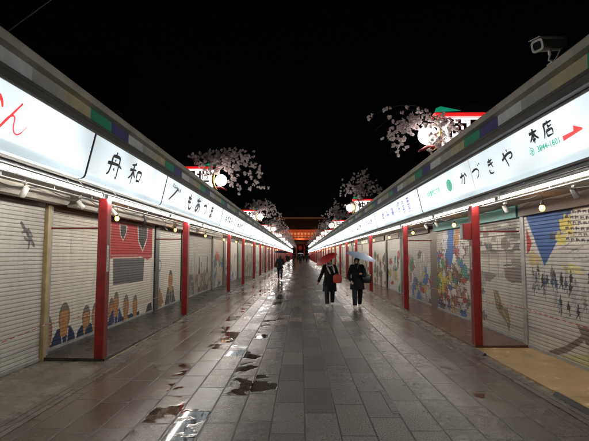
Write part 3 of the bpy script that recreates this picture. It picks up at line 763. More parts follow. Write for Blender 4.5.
cl = [-1.0, 7.12, 12.95, 15.85, 21.3, 24.2]
while cl[-1] < 185: cl.append(cl[-1]+(5.4 if len(cl)%2 == 0 else 3.2))
cr = [-1.0, 8.25, 13.65, 18.6, 21.6, 27.0]
while cr[-1] < 185: cr.append(cr[-1]+(5.4 if len(cr)%2 else 3.2))
shop_run(-1, cl, [
 ('L0', 4.17, .01, 'shop with a plain cream roller shutter bearing a small dark mark, nearest on the left', 'grey', 'header', CR2),
 ('L1', 4.30, .062, 'left shop with painted heads in navy and a red banner on its shutter', 'cream', 'header', CR),
 ('L2', 4.30, .062, 'narrow left shop with one painted man and a ringed staff on its shutter', 'black', 'header', CR),
 ('L3', 4.30, .062, 'left shop with painted bottles, reeds and a red sweep on its grey shutter', 'black', 'header', (.40,.37,.33)),
])
shop_run(1, cr, [
 ('R0', 4.17, .026, 'shop whose shutter is painted with a blue triangle, yellow patches and a crowd', 'grey', 'header', (.50,.47,.43)),
 ('R1', 4.20, .062, 'right shop with teal header, its shutter painted with grey boats and bright figures', 'grey', 'teal', (.46,.43,.38)),
 ('R2', 4.25, .062, 'right shop with a brown pillar and coloured patches low on its grey shutter', 'brown', 'header', (.36,.33,.30)),
])

# ------------------------------------------------------------------ lit signs above the shops
def sign_frame(side):
    s = side
    if s < 0: xt, xb = 3.0, 3.15
    else: xt, xb = 3.13, 3.28
    return xt, xb
def sign(side, y0, y1, label, near, glow='panel'):
    s = side; xt, xb = sign_frame(s); zt, zb = 3.465, 2.80
    t = thing('light_box_sign', (s*3.3, (y0+y1)/2, 3.1), label, 'sign', 'lit white signs along the %s row' % SIDE[s])
    g_ = .018
    mb = MB()
    # front: slanted flat face, then a rounded lower lip
    prof = [(xt,zt),(xt+(xb-xt)*.83, zb+(zt-zb)*.17)]
    lip = [prof[-1]]
    a0 = prof[-1]
    for k in range(1,6):
        q = k/5; lip.append((a0[0]+.03*q+.09*q*q*q, a0[1]-(zt-zb)*.17*math.sin(q*PI/2)))
    ya, yb = y0+g_, y1-g_
    def sheet(p, sm):
        V = [(s*x,ya,z) for x,z in p]+[(s*x,yb,z) for x,z in p]; n = len(p)
        F = [(i,i+1,i+1+n,i+n) for i in range(n-1)]
        if s > 0: F = [tuple(reversed(f)) for f in F]
        mb.add(V, F, sm)
    mb.cur = 0; sheet(prof, False); mb.cur = 1; sheet(lip, True)
    # end cheeks, back and top
    mb.cur = 2
    P = prof+lip[1:]+[(3.41,lip[-1][1]),(3.41,zt)]
    for yy, rev in ((ya,False),(yb,True)):
        V = [(s*x,yy,z) for x,z in P]; mb.add(V, [tuple(range(len(P)))])
    mb.add([(s*xt,ya,zt),(s*3.41,ya,zt),(s*3.41,yb,zt),(s*xt,yb,zt)], [(0,1,2,3)])
    mb.add([(s*lip[-1][0],ya,lip[-1][1]),(s*3.41,ya,lip[-1][1]),(s*3.41,yb,lip[-1][1]),(s*lip[-1][0],yb,lip[-1][1])], [(0,1,2,3)])
    mb.build('sign_panel', [M[glow], M['panel_lip'], M['fascia_dark']], t)
    mb = MB()
    # dark edging: top trim and the joint strip at the near end
    mb.box(s*(xt-.012), s*(xt+.03), y0, y1-.002, zt+.002, zt+.03)
    jl = [(xt-.010,zt),(a0[0]-.010,a0[1])]+[(x-.008,z-.002) for x,z in lip[1:]]
    V = [(s*x,y0+.003,z) for x,z in jl]+[(s*x,y0+.020,z) for x,z in jl]+[(s*(x+.03),y0+.003,z) for x,z in jl]+[(s*(x+.03),y0+.020,z) for x,z in jl]
    n = len(jl)
    mb.add(V, [(i,i+1,i+1+n,i+n) for i in range(n-1)]+[(i,i+1,i+1+2*n,i+2*n) for i in range(n-1)]+[(i+n,i+1+n,i+1+3*n,i+3*n) for i in range(n-1)])
    mb.box(s*3.24, s*3.29, y0, y1-.002, 2.772, 2.796)
    if y1-y0 > 5:                                   # seam where two acrylic panels meet
        ym = (y0+y1)/2
        mb.add([(s*(xt-.002),ym,zt),(s*(xt-.002),ym+.012,zt),(s*(a0[0]-.002),ym+.012,a0[1]),(s*(a0[0]-.002),ym,a0[1])], [(0,1,2,3)])
    mb.build('sign_frame', M['fascia'], t)
    ey = Vector((s*(xt-a0[0]), 0, zt-a0[1]))
    fr = Face2D((s*a0[0], 0, a0[1]), (0,-s,0), ey)        # x = -s*Y, y measured up the face from z = a0
    return t, fr
def U(side, y): return -side*y

L3 = {}
# every written character is a part of its sign
def chars(f, t, m_, items):
    for ch, y, v, w_, h_, wd in items:
        mb = MB(); f.glyph(mb, ch, y, v, w_, h_, wd); mb.build('character', M[m_], t); f.lift = .004
def marks(f, t, m_, rnd, items, n=5, name='character'):
    for y, v, w_, h_, wd in items:
        mb = MB(); f.scribble(mb, rnd, y, v, w_, h_, wd, n); mb.build(name, M[m_], t); f.lift = .004
# left one: red characters
t, f = sign(-1, -.5, 6.33, 'lit white sign with large red brush characters, nearest on the left', True)
chars(f, t, 'ink_red', [('か',4.20,.31,.46,.33,.045), ('ん',4.62,.27,.44,.34,.026)])
t, f = sign(-1, 6.33, 9.85, 'lit white sign with two black brush characters above the near left red post', True)
chars(f, t, 'ink', [('舟',7.18,.27,.54,.42,.058), ('和',8.08,.27,.58,.40,.052)])
t, f = sign(-1, 9.85, 17.1, 'long lit white sign with a black slash and four black brush characters on the left', True)
mb = MB(); f.stroke(mb, [(1,1),(.55,.5),(0,0)], .07, 10.3, .08, .55, .34); mb.build('slash_stroke', M['ink'], t)
chars(f, t, 'ink', [(ch, y,   .27, .62, .42, .080) for y, ch in ((12.2,'も'),(13.15,'あ'),(14.2,'づ'),(15.2,'ま'))])
rr = random.Random(5); mb = MB()
for k in range(5): f.scribble(mb, rr, 10.42+k*.15, .45-.015*k, .13, .09, .016)
mb.build('small_lettering', M['ink'], t)
mb = MB()
for k in range(3): f.scribble(mb, rr, 16.1+k*.16, .10, .12, .10, .016)
mb.build('small_lettering', M['ink'], t)
def minor_sign(side, y0, y1, i, first):
    ordn = i-first
    lab = ('%s lit sign past the %s on the %s, small lettering' % (ORD[ordn], 'long black-lettered one' if side < 0 else 'purple-lettered one', SIDE[side])) if ordn < 10 else 'tiny distant lit white sign at the far end of the %s row' % SIDE[side]
    t, f = sign(side, y0, y1, lab, False)
    if y0 < 75:
        r_ = random.Random(i*7+side); n = r_.choice([3,4,4,5]); w_ = (y1-y0)*.55/n
        m_ = r_.choice(['ink','ink','ink_purple','ink']); hh = r_.choice([.24,.3,.2])
        marks(f, t, m_, r_, [(U(side, y0+(y1-y0)*(.24+.56*(k+.5)/n)), .27, w_*.75, hh, .035) for k in range(n)], 6)
        mb = MB()
        for k in range(4): f.scribble(mb, r_, U(side, y0+.35+k*.1), .3, .07, .08, .014, 4)
        mb.build('small_lettering', M[m_], t)
y = 17.1; i = 0
while y < 182:
    minor_sign(-1, y, y+3.5, i, 0); y += 3.5; i += 1
# right one: かづきや 本店 with telephone number, green mark and red arrow
t, f = sign(1, 4.55, 11.80, 'long lit white sign with black brush characters, a green mark, phone number and red arrow', True)
chars(f, t, 'ink', [('か',U(1,8.58),.285,.38,.24,.046), ('づ',U(1,7.94),.28,.40,.25,.040), ('き',U(1,7.35),.27,.30,.25,.038), ('や',U(1,6.76),.275,.36,.26,.044),
                    ('本',U(1,5.93),.40,.23,.20,.042), ('店',U(1,5.58),.40,.24,.21,.038)])
mb = MB(); f.poly(mb, [(U(1,5.34),.232),(U(1,5.12),.238),(U(1,5.10),.300),(U(1,4.96),.232),(U(1,4.96),.212),(U(1,5.34),.170)], .006)
mb.build('arrow', M['ink_red'], t)
mb = MB()
pts = []
for k in range(32):
    a = 2*PI*k/32; rr_ = 1-.07*abs(math.sin(4*a)); pts.append((U(1,9.42)+.17*math.cos(a)*rr_, .27+.135*math.sin(a)*rr_))
f.poly(mb, pts, .006); mb.build('round_mark', M['ink_green'], t)
f2 = Face2D(f.o+f.n*.004, f.ex, f.ey); mb2 = MB(); f2.lift = .005
f2.stroke(mb2, [(0,0),(1,0)], .010, U(1,9.42)-.15, .27, .30, .01, False); f2.stroke(mb2, [(0,0),(1,1)], .008, U(1,9.42)-.08, .30, .14, .05, False)
mb2.build('mark_lines', M['white_metal'], t)
f.lift = .005
f.text('phone_number', '3844-1601', M['ink_green'], U(1,5.66), .205, .112, t, .0015, 1.12)
mb = MB()
for p_ in ([(.5,1),(.85,.85),(1,.5),(.85,.15),(.5,0),(.15,.15),(0,.5),(.15,.85),(.5,1)], [(.25,.62),(.5,.72),(.75,.62)], [(.35,.5),(.3,.3),(.7,.3),(.65,.5),(.35,.5)]):
    f.stroke(mb, p_, .011, U(1,6.11), .16, .10, .10, False)
mb.build('phone_mark', M['ink_green'], t)
f.text('green_lettering', '浅草雷門二丁目', M['ink_green'], U(1,10.58), .265, .13, t, .003, 1.15)
t, f = sign(1, -.6, 4.55, 'lit white sign above the near right shutter, mostly out of the picture', True)
# second right: purple characters in columns
t, f = sign(1, 11.80, 18.75, 'lit white sign with purple lettering in columns, just beyond the green mark on the right', True)
rr = random.Random(9)
for q, y in enumerate((13.0,13.65,14.25)):
    mb = MB()
    for k in range((5,5,4)[q]): f.scribble(mb, rr, U(1,y), .46-k*.09, .34, .085, .022, 5)
    mb.build('lettering_column', M['ink_purple'], t); f.lift = .004
marks(f, t, 'ink_purple', rr, [(U(1,y), .27, .46, .26, .045) for y in (15.3,16.1,17.0)], 6)
y = 18.75; i = 0
while y < 182:
    minor_sign(1, y, y+3.5, i+50, 50); y += 3.5; i += 1

# ------------------------------------------------------------------ fluorescent tubes under the signs
def tube_light(side, y0, ln, first=None, label='', grp=''):
    s = side; x = s*(3.10 if s < 0 else 3.25); z = 2.61
    t = thing('fluorescent_light', (x, y0, z), label, 'tube light', grp)
    mb = MB(); mb.tube([(x,y0+.06,z),(x,y0+ln-.06,z)], .0125, 8); mb.build('tube', M['tube'], t)
    mb = MB(); mb.box(x-.02, x+.02, y0+.03, y0+ln-.03, z+.026, z+.05)
    for yy in (y0+.03, y0+ln-.07): mb.box(x-.018, x+.018, yy, yy+.035, z-.018, z+.0255)
    for yy in (y0+.5, y0+ln-.6): mb.tube([(x,yy,z+.045),(x+s*.10,yy,2.775)], .006, 6)
    mb.build('housing', M['white_metal'], t)
    return t
TL = {}
for s in (-1, 1):
    y = 3.45 if s < 0 else 3.78; i = 0; L = 3.5
    grp = 'fluorescent tubes under the %s signs' % SIDE[s]
    while y < 180:
        lab = ('%s fluorescent tube from the near end under the %s signs' % (ORD[i], SIDE[s])) if i < 8 else ('distant fluorescent tube in the line under the %s signs' % SIDE[s])
        if i == 0: TL[s] = tube_light(s, y, L-.08, None, lab, grp)
        else: copy_tree(TL[s], (TL[s].location.x, y, 2.61), lab, grp)
        y += L; i += 1

# ------------------------------------------------------------------ red posts
def red_post(x, y):
    t = thing('red_post', (x,y,0), '', 'post', '')
    mb = MB(); mb.bevel_box(x-.075, x+.075, y-.085, y+.085, .0, 2.618, .012); mb.build('shaft', M['red_paint'], t)
    mb = MB(); mb.bevel_box(x-.088, x+.088, y-.098, y+.098, 0, .035, .01); mb.build('foot', M['dark_red'], t)
    for dx in (-.1,.1):
        mb = MB(); mb.tube([(x+dx*.78,y-.104,.012),(x+dx*.78,y-.112,.012)], .009, 6); mb.build('bolt', M['rail'], t)
    return t
RP = None
YL = [7.26, 12.5, 20.1, 25.2, 31.0]
while YL[-1] < 178: YL.append(YL[-1]+5.0)
YR = [8.40, 13.95, 20.8, 26.2]
while YR[-1] < 178: YR.append(YR[-1]+5.2)
for s, ys, x in ((-1, YL, -3.24), (1, YR, 3.29)):
    grp = 'red posts along the %s row' % SIDE[s]
    for i, y in enumerate(ys):
        lab = ('%s red post from the near end of the %s row' % (ORD[i], SIDE[s])) if i < 8 else 'thin distant red post far down the %s row' % SIDE[s]
        if RP is None: RP = red_post(x, y); o = RP; o['label'] = lab; o['group'] = grp
        else: o = copy_tree(RP, (x,y,0), lab, grp)
        if i < 2:
            # cross bar that ties the post to the shop front
            wx = 4.14; mb = MB(); mb.box(x+s*.08, s*wx, y+.02, y+.045, 2.12, 2.15)
            tag(mb.build('tie_bar', M['dark_red']), 'thin dark red bar from the %s %s red post back to the shop front' % ('nearest' if i == 0 else 'second', SIDE[s]), 'bar', 'bars behind the red posts')
# small things fixed to the near right post
t = thing('junction_box', (3.17,8.4,2.12), 'small red box fixed high on the near right red post', 'box')
mb = MB(); mb.bevel_box(3.06,3.21,8.32,8.50,1.98,2.28,.008); mb.build('box_body', M['red_paint'], t)
mb = MB(); mb.box(3.052,3.0595,8.35,8.47,2.0,2.26); mb.build('cover', M['white_metal'], t)
for x, y, s, lab in ((-3.24,7.26,-1,'white slip with faint print stuck on the near left red post'), (3.29,8.40,1,'white slip with faint print stuck on the near right red post')):
    t = thing('notice_slip', (x-s*.078,y,1.6), lab, 'notice', 'slips stuck on the near posts')
    xx = x-s*.0765; mb = MB(); mb.box(xx, xx-s*.002, y-.05, y+.02, 1.42, 1.85); mb.build('paper', M['white_metal'], t)
    f = Face2D((xx-s*.003,0,0), (0,-s,0), (0,0,1)); f.lift = .0; rr = random.Random(2); mb = MB()
    for k in range(6): f.scribble(mb, rr, U(s,y-.015), 1.47+k*.06, .04, .045, .005, 4)
    mb.build('print', M['ink'], t)

# ------------------------------------------------------------------ warm pendant bulbs
def pendant(x, y):
    t = thing('pendant_bulb', (x,y,2.4), '', 'light bulb', '')
    mb = MB(); mb.ball((x,y,2.415), .042, 12, 8, (1,1,1.2)); mb.build('bulb', M['bulb'], t)
    mb = MB(); mb.tube([(x,y,2.455),(x,y,2.515)], [.022,.028], 10); mb.build('socket', M['black_metal'], t)
    mb = MB(); mb.tube([(x,y,2.51),(x,y,2.63)], .005, 6); mb.build('cord', M['black_metal'], t)
    return t
PB = None
for s, y0, dy, x in ((-1, 8.75, 4.13, -3.66), (1, 6.85, 3.93, 3.74)):
    grp = 'warm bulbs hanging under the %s soffit' % SIDE[s]; i = 0; y = y0
    while y < 178:
        lab = ('%s warm bulb from the near end, hanging under the %s soffit' % (ORD[i], SIDE[s])) if i < 8 else 'distant warm bulb hanging under the far %s soffit' % SIDE[s]
        if PB is None: PB = pendant(x, y); PB['label'] = lab; PB['group'] = grp
        else: copy_tree(PB, (x,y,2.4), lab, grp)
        y += dy; i += 1

# ------------------------------------------------------------------ spotlights on the left and right tracks
def spot(x, y, z, tilt, m_, label, grp, name='spotlight'):
    t = thing(name, (x,y,z), label, 'spotlight', grp)
    d = Vector((-.55*tilt, .25, -.8)).normalized(); c = Vector((x,y,z))
    mb = MB(); mb.tube([c-d*.07, c-d*.065, c+d*.07, c+d*.075], [.028,.036,.038,.034], 14); mb.build('lamp_head', M[m_], t)
    mb = MB(); mb.tube([c, c+Vector((0,0,.05)), (x,y,2.655)], .008, 6); mb.box(x-.02,x+.02,y-.03,y+.03,2.60,2.624); mb.build('bracket', M[m_], t)
gs = 'white spotlights under the left soffit'
for y, tl, lab in ((5.55,1,'white cylinder spotlight nearest to the viewer, above the plain left shutter'), (7.0,-1,'white cylinder spotlight just left of the top of the near left red post'),
                   (7.72,1,'white cylinder spotlight in front of the top of the near left red post'), (8.25,-1,'white cylinder spotlight just right of the near left red post')):
    spot(-3.52, y, 2.50, tl, 'white_metal', lab, gs)
spot(-3.75, 12.2, 2.42, -1, 'black_metal', 'black spotlight beside the warm bulb near the second left red post', 'black spotlights under the left soffit')
spot(-3.7, 10.4, 2.45, 1, 'black_metal', 'black spotlight above the painted red banner', 'black spotlights under the left soffit')
gs = 'spotlights under the right soffit'
for y, m_, lab in ((7.9,'white_metal','white spotlight at the top of the near right red post'), (11.9,'white_metal','white spotlight above the brightly painted right shutter'),
                   (12.9,'white_metal','white spotlight just beyond the bright right painting'), (5.9,'rail','grey spotlight above the blue triangle painting'), (15.4,'white_metal','small white spotlight past the second right red post')):
    spot(3.66, y, 2.52, -1, m_, lab, gs)
# conduit over the near right shutter
mb = MB(); mb.tube([(3.66,4.2,2.66),(3.66,8.0,2.66)], .018, 8); mb.tube([(3.9,5.0,2.64),(3.9,8.1,2.64)], .012, 8); mb.tube([(3.66,6.2,2.66),(4.05,6.3,2.62)], .012, 8)
tag(mb.build('conduit_pipe', M['rail']), 'grey conduit pipes running under the soffit above the blue triangle painting', 'pipe')

rr = random.Random(77)
for s, xx, zz in ((-1,3.62,2.63),(1,3.95,2.60),(1,3.48,2.60)):
    P = []; y = 3.5
    while y < 24: P += [(s*xx, y, zz), (s*(xx+rr.uniform(-.02,.05)), y+.6, zz-rr.uniform(.02,.09))]; y += 1.3
    mb = MB(); mb.tube(smooth_path3(P,4), .0065, 5)
    tag(mb.build('cable', M['black_metal']), 'thin black cable looping along under the %s soffit%s' % (SIDE[s], '' if s < 0 else (' close to the shutters' if xx > 3.7 else ' close to the tubes')), 'cable', 'cables under the soffits')
# ------------------------------------------------------------------ barrier tapes in front of the shutters
def tape(side, x, pts, label):
    P = []
    for (y1,z1),(y2,z2) in zip(pts[:-1], pts[1:]):
        for k in range(8):
            q = k/8; P.append((side*x, y1+(y2-y1)*q, z1+(z2-z1)*q-.05*math.sin(q*PI)))
    P.append((side*x, *pts[-1])); mb = MB(); mb.tube(P, .006, 6)
    tag(mb.build('barrier_tape', M['rope']), label, 'tape', 'red and white tapes strung along the shutters')
tape(-1, 4.02, [(3.2,.44),(7.05,.60),(12.9,.50),(15.9,.55),(21,.5)], 'thin red tape strung low in front of the left shutters')
tape(1, 4.02, [(3.6,.70),(8.2,.74),(13.5,.68),(18.8,.7)], 'thin red and white tape strung in front of the right painted shutters')

# ------------------------------------------------------------------ blossom sprays and lantern signs on the roofs
def blossoms(base, stems, seed, dens, label, grp, side, csz=.075):
    """stems: lists of 3-D points; clusters of five-petalled flowers along them"""
    rnd = random.Random(seed)
    t = thing('cherry_blossom_spray', base, label, 'cherry blossom', grp)
    mb = MB(); fl = MB()
    def flower(c, r):
        n = Vector((rnd.gauss(0,1), rnd.gauss(-.6,1), rnd.gauss(-.1,1))).normalized()
        a = n.cross(Vector((.3,.5,.8))).normalized(); b_ = n.cross(a); ph = rnd.random()*6
        for k in range(5):
            t0 = ph+2*PI*k/5; d = a*math.cos(t0)+b_*math.sin(t0); e = a*math.cos(t0+PI/2)+b_*math.sin(t0+PI/2)
            fl.add([c, c+d*r*.6+e*r*.42+n*r*.15, c+d*r*1.05+n*r*.35+e*r*.12, c+d*r*.95+n*r*.30-e*r*.12, c+d*r*.6-e*r*.42+n*r*.15], [(0,1,2,3,4)])
    for st, dn in stems:
        st = smooth_path3(st, 6)
        mb.tube(st, [max(.003, .009*(1-i/len(st))) for i in range(len(st))], 5)
        L_ = sum((Vector(st[i+1])-Vector(st[i])).length for i in range(len(st)-1))
        for k in range(int(L_*dn*dens)):
            i = rnd.uniform(.10, 1)*(len(st)-1); j = int(min(i, len(st)-2)); p = Vector(st[j]).lerp(Vector(st[j+1]), i-j)
            sp_ = .10*(1 if dn > 5 else .25)
            p2 = p+Vector((rnd.gauss(0,sp_), rnd.gauss(0,sp_), rnd.gauss(-.02,sp_)))
            if (p2-p).length > .03: mb.tube([p, p2], .002, 3, False)
            for q in range(rnd.randint(5,8)):
                flower(p2+Vector((rnd.gauss(0,1),rnd.gauss(0,1),rnd.gauss(0,1)))*csz*.26, csz*rnd.uniform(.38,.6))
    mb.build('twigs', M['twig'], t); fl.build('blossoms', M['petal'], t)
    return t
def lantern_sign(side, y, label, grp):
    s = side; x0, x1 = 3.38, 5.0
    t = thing('lantern_sign', (s*4.2, y, 4.08), label, 'lantern sign', grp)
    mb = MB(); mb.box(s*x0, s*x1, y-.12, y+.12, 4.26, 4.98); mb.build('lit_box', M['lantern_panel'], t)
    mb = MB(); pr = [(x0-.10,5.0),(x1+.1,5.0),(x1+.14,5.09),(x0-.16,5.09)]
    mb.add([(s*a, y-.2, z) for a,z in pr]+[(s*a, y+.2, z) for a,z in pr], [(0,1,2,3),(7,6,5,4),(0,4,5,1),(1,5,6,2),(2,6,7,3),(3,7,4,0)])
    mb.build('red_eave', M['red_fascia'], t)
    mb = MB(); pr = [(x0-.14,5.094),(x1+.12,5.094),(x1-.1,5.20),((x0+x1)/2,5.30),(x0+.05,5.20)]
    mb.add([(s*a, y-.19, z) for a,z in pr]+[(s*a, y+.19, z) for a,z in pr], [(0,1,2,3,4),(9,8,7,6,5)]+[(i,(i+1)%5,(i+1)%5+5,i+5) for i in range(5)])
    mb.build('small_roof', M['roof'], t)
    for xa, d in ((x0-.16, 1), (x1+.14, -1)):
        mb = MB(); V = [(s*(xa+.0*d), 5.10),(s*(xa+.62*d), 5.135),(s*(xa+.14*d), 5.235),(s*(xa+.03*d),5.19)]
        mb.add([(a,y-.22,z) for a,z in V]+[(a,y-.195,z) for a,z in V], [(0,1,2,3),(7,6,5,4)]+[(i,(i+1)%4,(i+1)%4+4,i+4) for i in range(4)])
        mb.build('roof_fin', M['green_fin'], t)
    for k in range(3):
        f = Face2D((s*4.25, y-.124, 4.64), (1,0,0), (0,0,1)); f.lift = .002
    # the reading is left to right from the camera: 仲見世
    f.text('lettering', '仲見世', M['ink'], -.0 if s < 0 else .02, .03, .50, t, .02)
    mb = MB(); mb.box(s*(x0+.3), s*(x0+.36), y-.04, y+.04, 4.03, 4.257); mb.box(s*(x1-.4), s*(x1-.34), y-.04, y+.04, 4.06, 4.257); mb.build('bracket', M['black_metal'], t)
    return t
def globe_lamp(side, y, label, grp):
    s = side; x = s*3.06
    t = thing('globe_lamp', (s*3.1, y-.1, 4.04), label, 'globe lamp', grp)
    mb = MB(); mb.ball((x,y-.12,4.56), .225, 24, 16); mb.build('globe', M['globe'], t)
    mb = MB()
    P = [(x+s*(.25*math.cos(a)+.05), y-.2, 4.58+.42*math.sin(a)) for a in [R(-75+k*15) for k in range(11)]]
    mb.tube(P, [.01,.025,.04,.05,.055,.055,.055,.05,.04,.025,.01], 8); mb.build('crescent', M['gold'], t)
    mb = MB(); P = [(x-s*.22, y-.12, 4.17),(x, y-.12, 4.27),(x+s*.45, y-.12, 4.24)]; mb.tube(P, [.02,.06,.05], 10)
    mb.tube([(x+s*.3,y-.12,4.24),(x+s*.3,y-.12,4.02)], .03, 8); mb.build('red_bracket', M['red_paint'], t)
    return t
def spray_stems(s, y, style, rnd):
    st = []
    b0 = Vector((s*3.35, y-.25, 4.75))
    if style == 'high':
        for k in range(30):
            a = rnd.uniform(0,1); tx = 2.2+a*3.1; dz = 1-abs(2*a-1)**2
            tz = 5.2+rnd.uniform(-.1,.9)*(.4+.6*dz); top = tz+.25+.75*dz*rnd.uniform(.4,1)
            st.append(([b0+Vector((s*rnd.uniform(0,.6),0,.2)),(s*(3.7+(tx-3.7)*.3),y-.2+rnd.uniform(-.2,.3),(top+5.2)/2),(s*(tx*.75+.9),y-.25+rnd.uniform(-.3,.3),top),(s*tx,y-.3+rnd.uniform(-.4,.4),tz)], 11))
        for k in range(6):
            st.append(([b0,(s*rnd.uniform(3.0,3.6),y-.3,4.9),(s*rnd.uniform(2.4,3.4),y-.3,rnd.uniform(4.4,4.9))], 9))
    elif style == 'sparse':
        for tx, tz, mx_, mz in ((1.55,4.86,2.4,5.22),(1.75,4.60,2.5,5.10),(1.95,4.40,2.6,4.98),(2.15,4.25,2.75,4.88)):
            st.append(([b0,(s*(mx_+.5),y-.3,mz-.05),(s*mx_,y-.35,mz),(s*(mx_+tx)/2,y-.38,(mz+tz)/2+.06),(s*tx,y-.4,tz)], 5))
        for k in range(9):
            tx = rnd.uniform(2.1,3.1); tz = rnd.uniform(4.02,4.5)
            st.append(([b0+Vector((-s*rnd.uniform(0,.5),0,rnd.uniform(0,.25))),(s*(tx+.35),y-.32,4.85),(s*(tx+.1),y-.36,4.65),(s*tx,y-.42,tz)], 15))
        for k in range(5):
            st.append(([b0,(s*rnd.uniform(3.3,3.6),y-.4,4.9),(s*rnd.uniform(3.0,3.8),y-.45,4.6),(s*rnd.uniform(2.95,3.3),y-.45,rnd.uniform(3.98,4.4))], 12))
    else:
        for k in range(26):
            a = rnd.uniform(0,1); tx = 1.2+a*2.4+rnd.uniform(-.1,.1); tz = 3.95+rnd.uniform(0,.9)+(.25 if a > .5 else 0)
            top = 5.15+rnd.uniform(0,.55)
            st.append(([b0+Vector((0,0,.2)),(s*(tx+(3.5-tx)*.6),y-.2+rnd.uniform(-.2,.3),top),(s*(tx+(3.5-tx)*.3),y-.25+rnd.uniform(-.3,.3),top-.15),(s*tx,y-.3+rnd.uniform(-.4,.4),tz)], 11))
        for k in range(8):
            st.append(([b0,(s*rnd.uniform(3.3,4.2),y-.3,5.3),(s*rnd.uniform(3.2,4.4),y-.3,rnd.uniform(5.3,5.75))], 11))
    return st
rnd = random.Random(21)
YLL = [17.0+16.6*k for k in range(10)]; YRR = [10.6+16.6*k for k in range(10)]
b1 = None; LS = {}; GL = {}; BS = {}
for s, ys in ((-1,YLL),(1,YRR)):
    for i, y in enumerate(ys):
        pos = ('nearest','second','third','fourth','fifth')[i] if i < 5 else None
        lab = ('%s lit lantern sign with black characters and red eave on the %s roofs' % (pos, SIDE[s])) if pos else 'tiny far lantern sign among blossoms on the %s roofs' % SIDE[s]
        lab2 = ('%s round white globe lamp at the %s roof edge' % (pos, SIDE[s])) if pos else 'tiny far globe lamp among blossoms at the %s roof edge' % SIDE[s]
        lab3 = ('%s spray of pale pink blossom leaning over the street from the %s roofs' % (pos, SIDE[s])) if pos else 'far spray of pale blossom merging with others above the %s roofs' % SIDE[s]
        g1, g2, g3 = ['%s along the %s roofs' % (q, SIDE[s]) for q in ('lantern signs','globe lamps','cherry blossom sprays')]
        if i == 0: LS[s] = lantern_sign(s, y, lab, g1); GL[s] = globe_lamp(s, y, lab2, g2)
        else: copy_tree(LS[s], (s*4.2,y,4.08), lab, g1); copy_tree(GL[s], (s*3.1,y-.1,4.04), lab2, g2)
        if s == 1 and i == 0:
            blossoms((3.35,y,4.05), spray_stems(1,y,'sparse',rnd), 1, .78, lab3, g3, s, .068)
        elif s not in BS:
            BS[s] = (blossoms((s*3.35,y,4.05), spray_stems(s,y,'dense' if s < 0 else 'high',rnd), 2+s, .44 if s < 0 else .42, lab3, g3, s, .090))
        elif i < 3:
            blossoms((s*3.35,y,4.05), spray_stems(s,y,'dense' if s < 0 else 'high',rnd), 30+i*s, .40, lab3, g3, s, .10)
        else:
            copy_tree(BS[s], (s*3.35,y,4.05), lab3, g3)

# ------------------------------------------------------------------ security camera on the right roof edge
t = thing('security_camera', (3.12,5.3,4.04), 'grey security camera on a bracket at the near right roof edge', 'security camera')
c0 = Vector((3.08,5.3,4.27)); d = Vector((-.80,-.36,-.20)).normalized(); sd = d.cross(Vector((0,0,1))).normalized(); up = sd.cross(d)
def cpt(a, b_, c): return c0+(d*a+sd*b_+up*c)*1.22
mb = MB(); n = 12
def ring(a, w_, h_, zc=0): return [cpt(a, w_*math.copysign(abs(math.cos(2*PI*k/n))**.5, math.cos(2*PI*k/n)), zc+h_*math.copysign(abs(math.sin(2*PI*k/n))**.5, math.sin(2*PI*k/n))) for k in range(n)]
V = ring(-.20,.045,.04)+ring(-.185,.055,.05)+ring(.17,.062,.055); F = [(i*n+k,i*n+(k+1)%n,(i+1)*n+(k+1)%n,(i+1)*n+k) for i in range(2) for k in range(n)]
mb.add(V, F+[tuple(range(n)), tuple(range(2*n,3*n))], False); mb.build('housing', M['cctv'], t)
mb = MB(); V = ring(.171,.068,.062)+ring(.20,.066,.060); mb.add(V, [(k,(k+1)%n,(k+1)%n+n,k+n) for k in range(n)]+[tuple(range(n))]); V = ring(.20,.066,.060)+ring(.20,.045,.040); mb.add(V, [(k,(k+1)%n,(k+1)%n+n,k+n) for k in range(n)])
mb.build('front_frame', M['white_metal'], t)
mb = MB(); mb.add(ring(.192,.046,.041), [tuple(range(n))]); mb.build('window', M['glass'], t)
mb = MB(); V = [cpt(-.21,-.058,.054),cpt(.225,-.062,.066),cpt(.225,.062,.066),cpt(-.21,.058,.054),cpt(-.21,-.058,.061),cpt(.225,-.062,.073),cpt(.225,.062,.073),cpt(-.21,.058,.061)]
mb.add(V, [(0,1,2,3),(7,6,5,4),(0,4,5,1),(1,5,6,2),(2,6,7,3),(3,7,4,0)]); mb.build('sun_shield', M['white_metal'], t)
mb = MB(); mb.tube([cpt(.03,0,-.05), cpt(.03,0,-.10)], .022, 10); mb.tube([cpt(.03,0,-.10),(3.02,5.24,4.055),(3.16,5.3,4.05)], .016, 8); mb.tube([cpt(-.15,0,-.05),(3.14,5.32,4.07)], .014, 8)
mb.box(3.08,3.2,5.22,5.4,4.0,4.06); mb.build('bracket_arm', M['cctv'], t)

# wire slanting up out of the picture, left roof
mb = MB(); mb.tube([(-3.88,5.0,4.0),(-3.4,5.0,4.385),(-3.14,5.0,4.585),(-1.2,5.0,6.08),(.6,5.0,7.5)], .008, 6)
tag(mb.build('stay_wire', M['rail']), 'thin grey wire slanting up from the near left roof edge', 'wire')

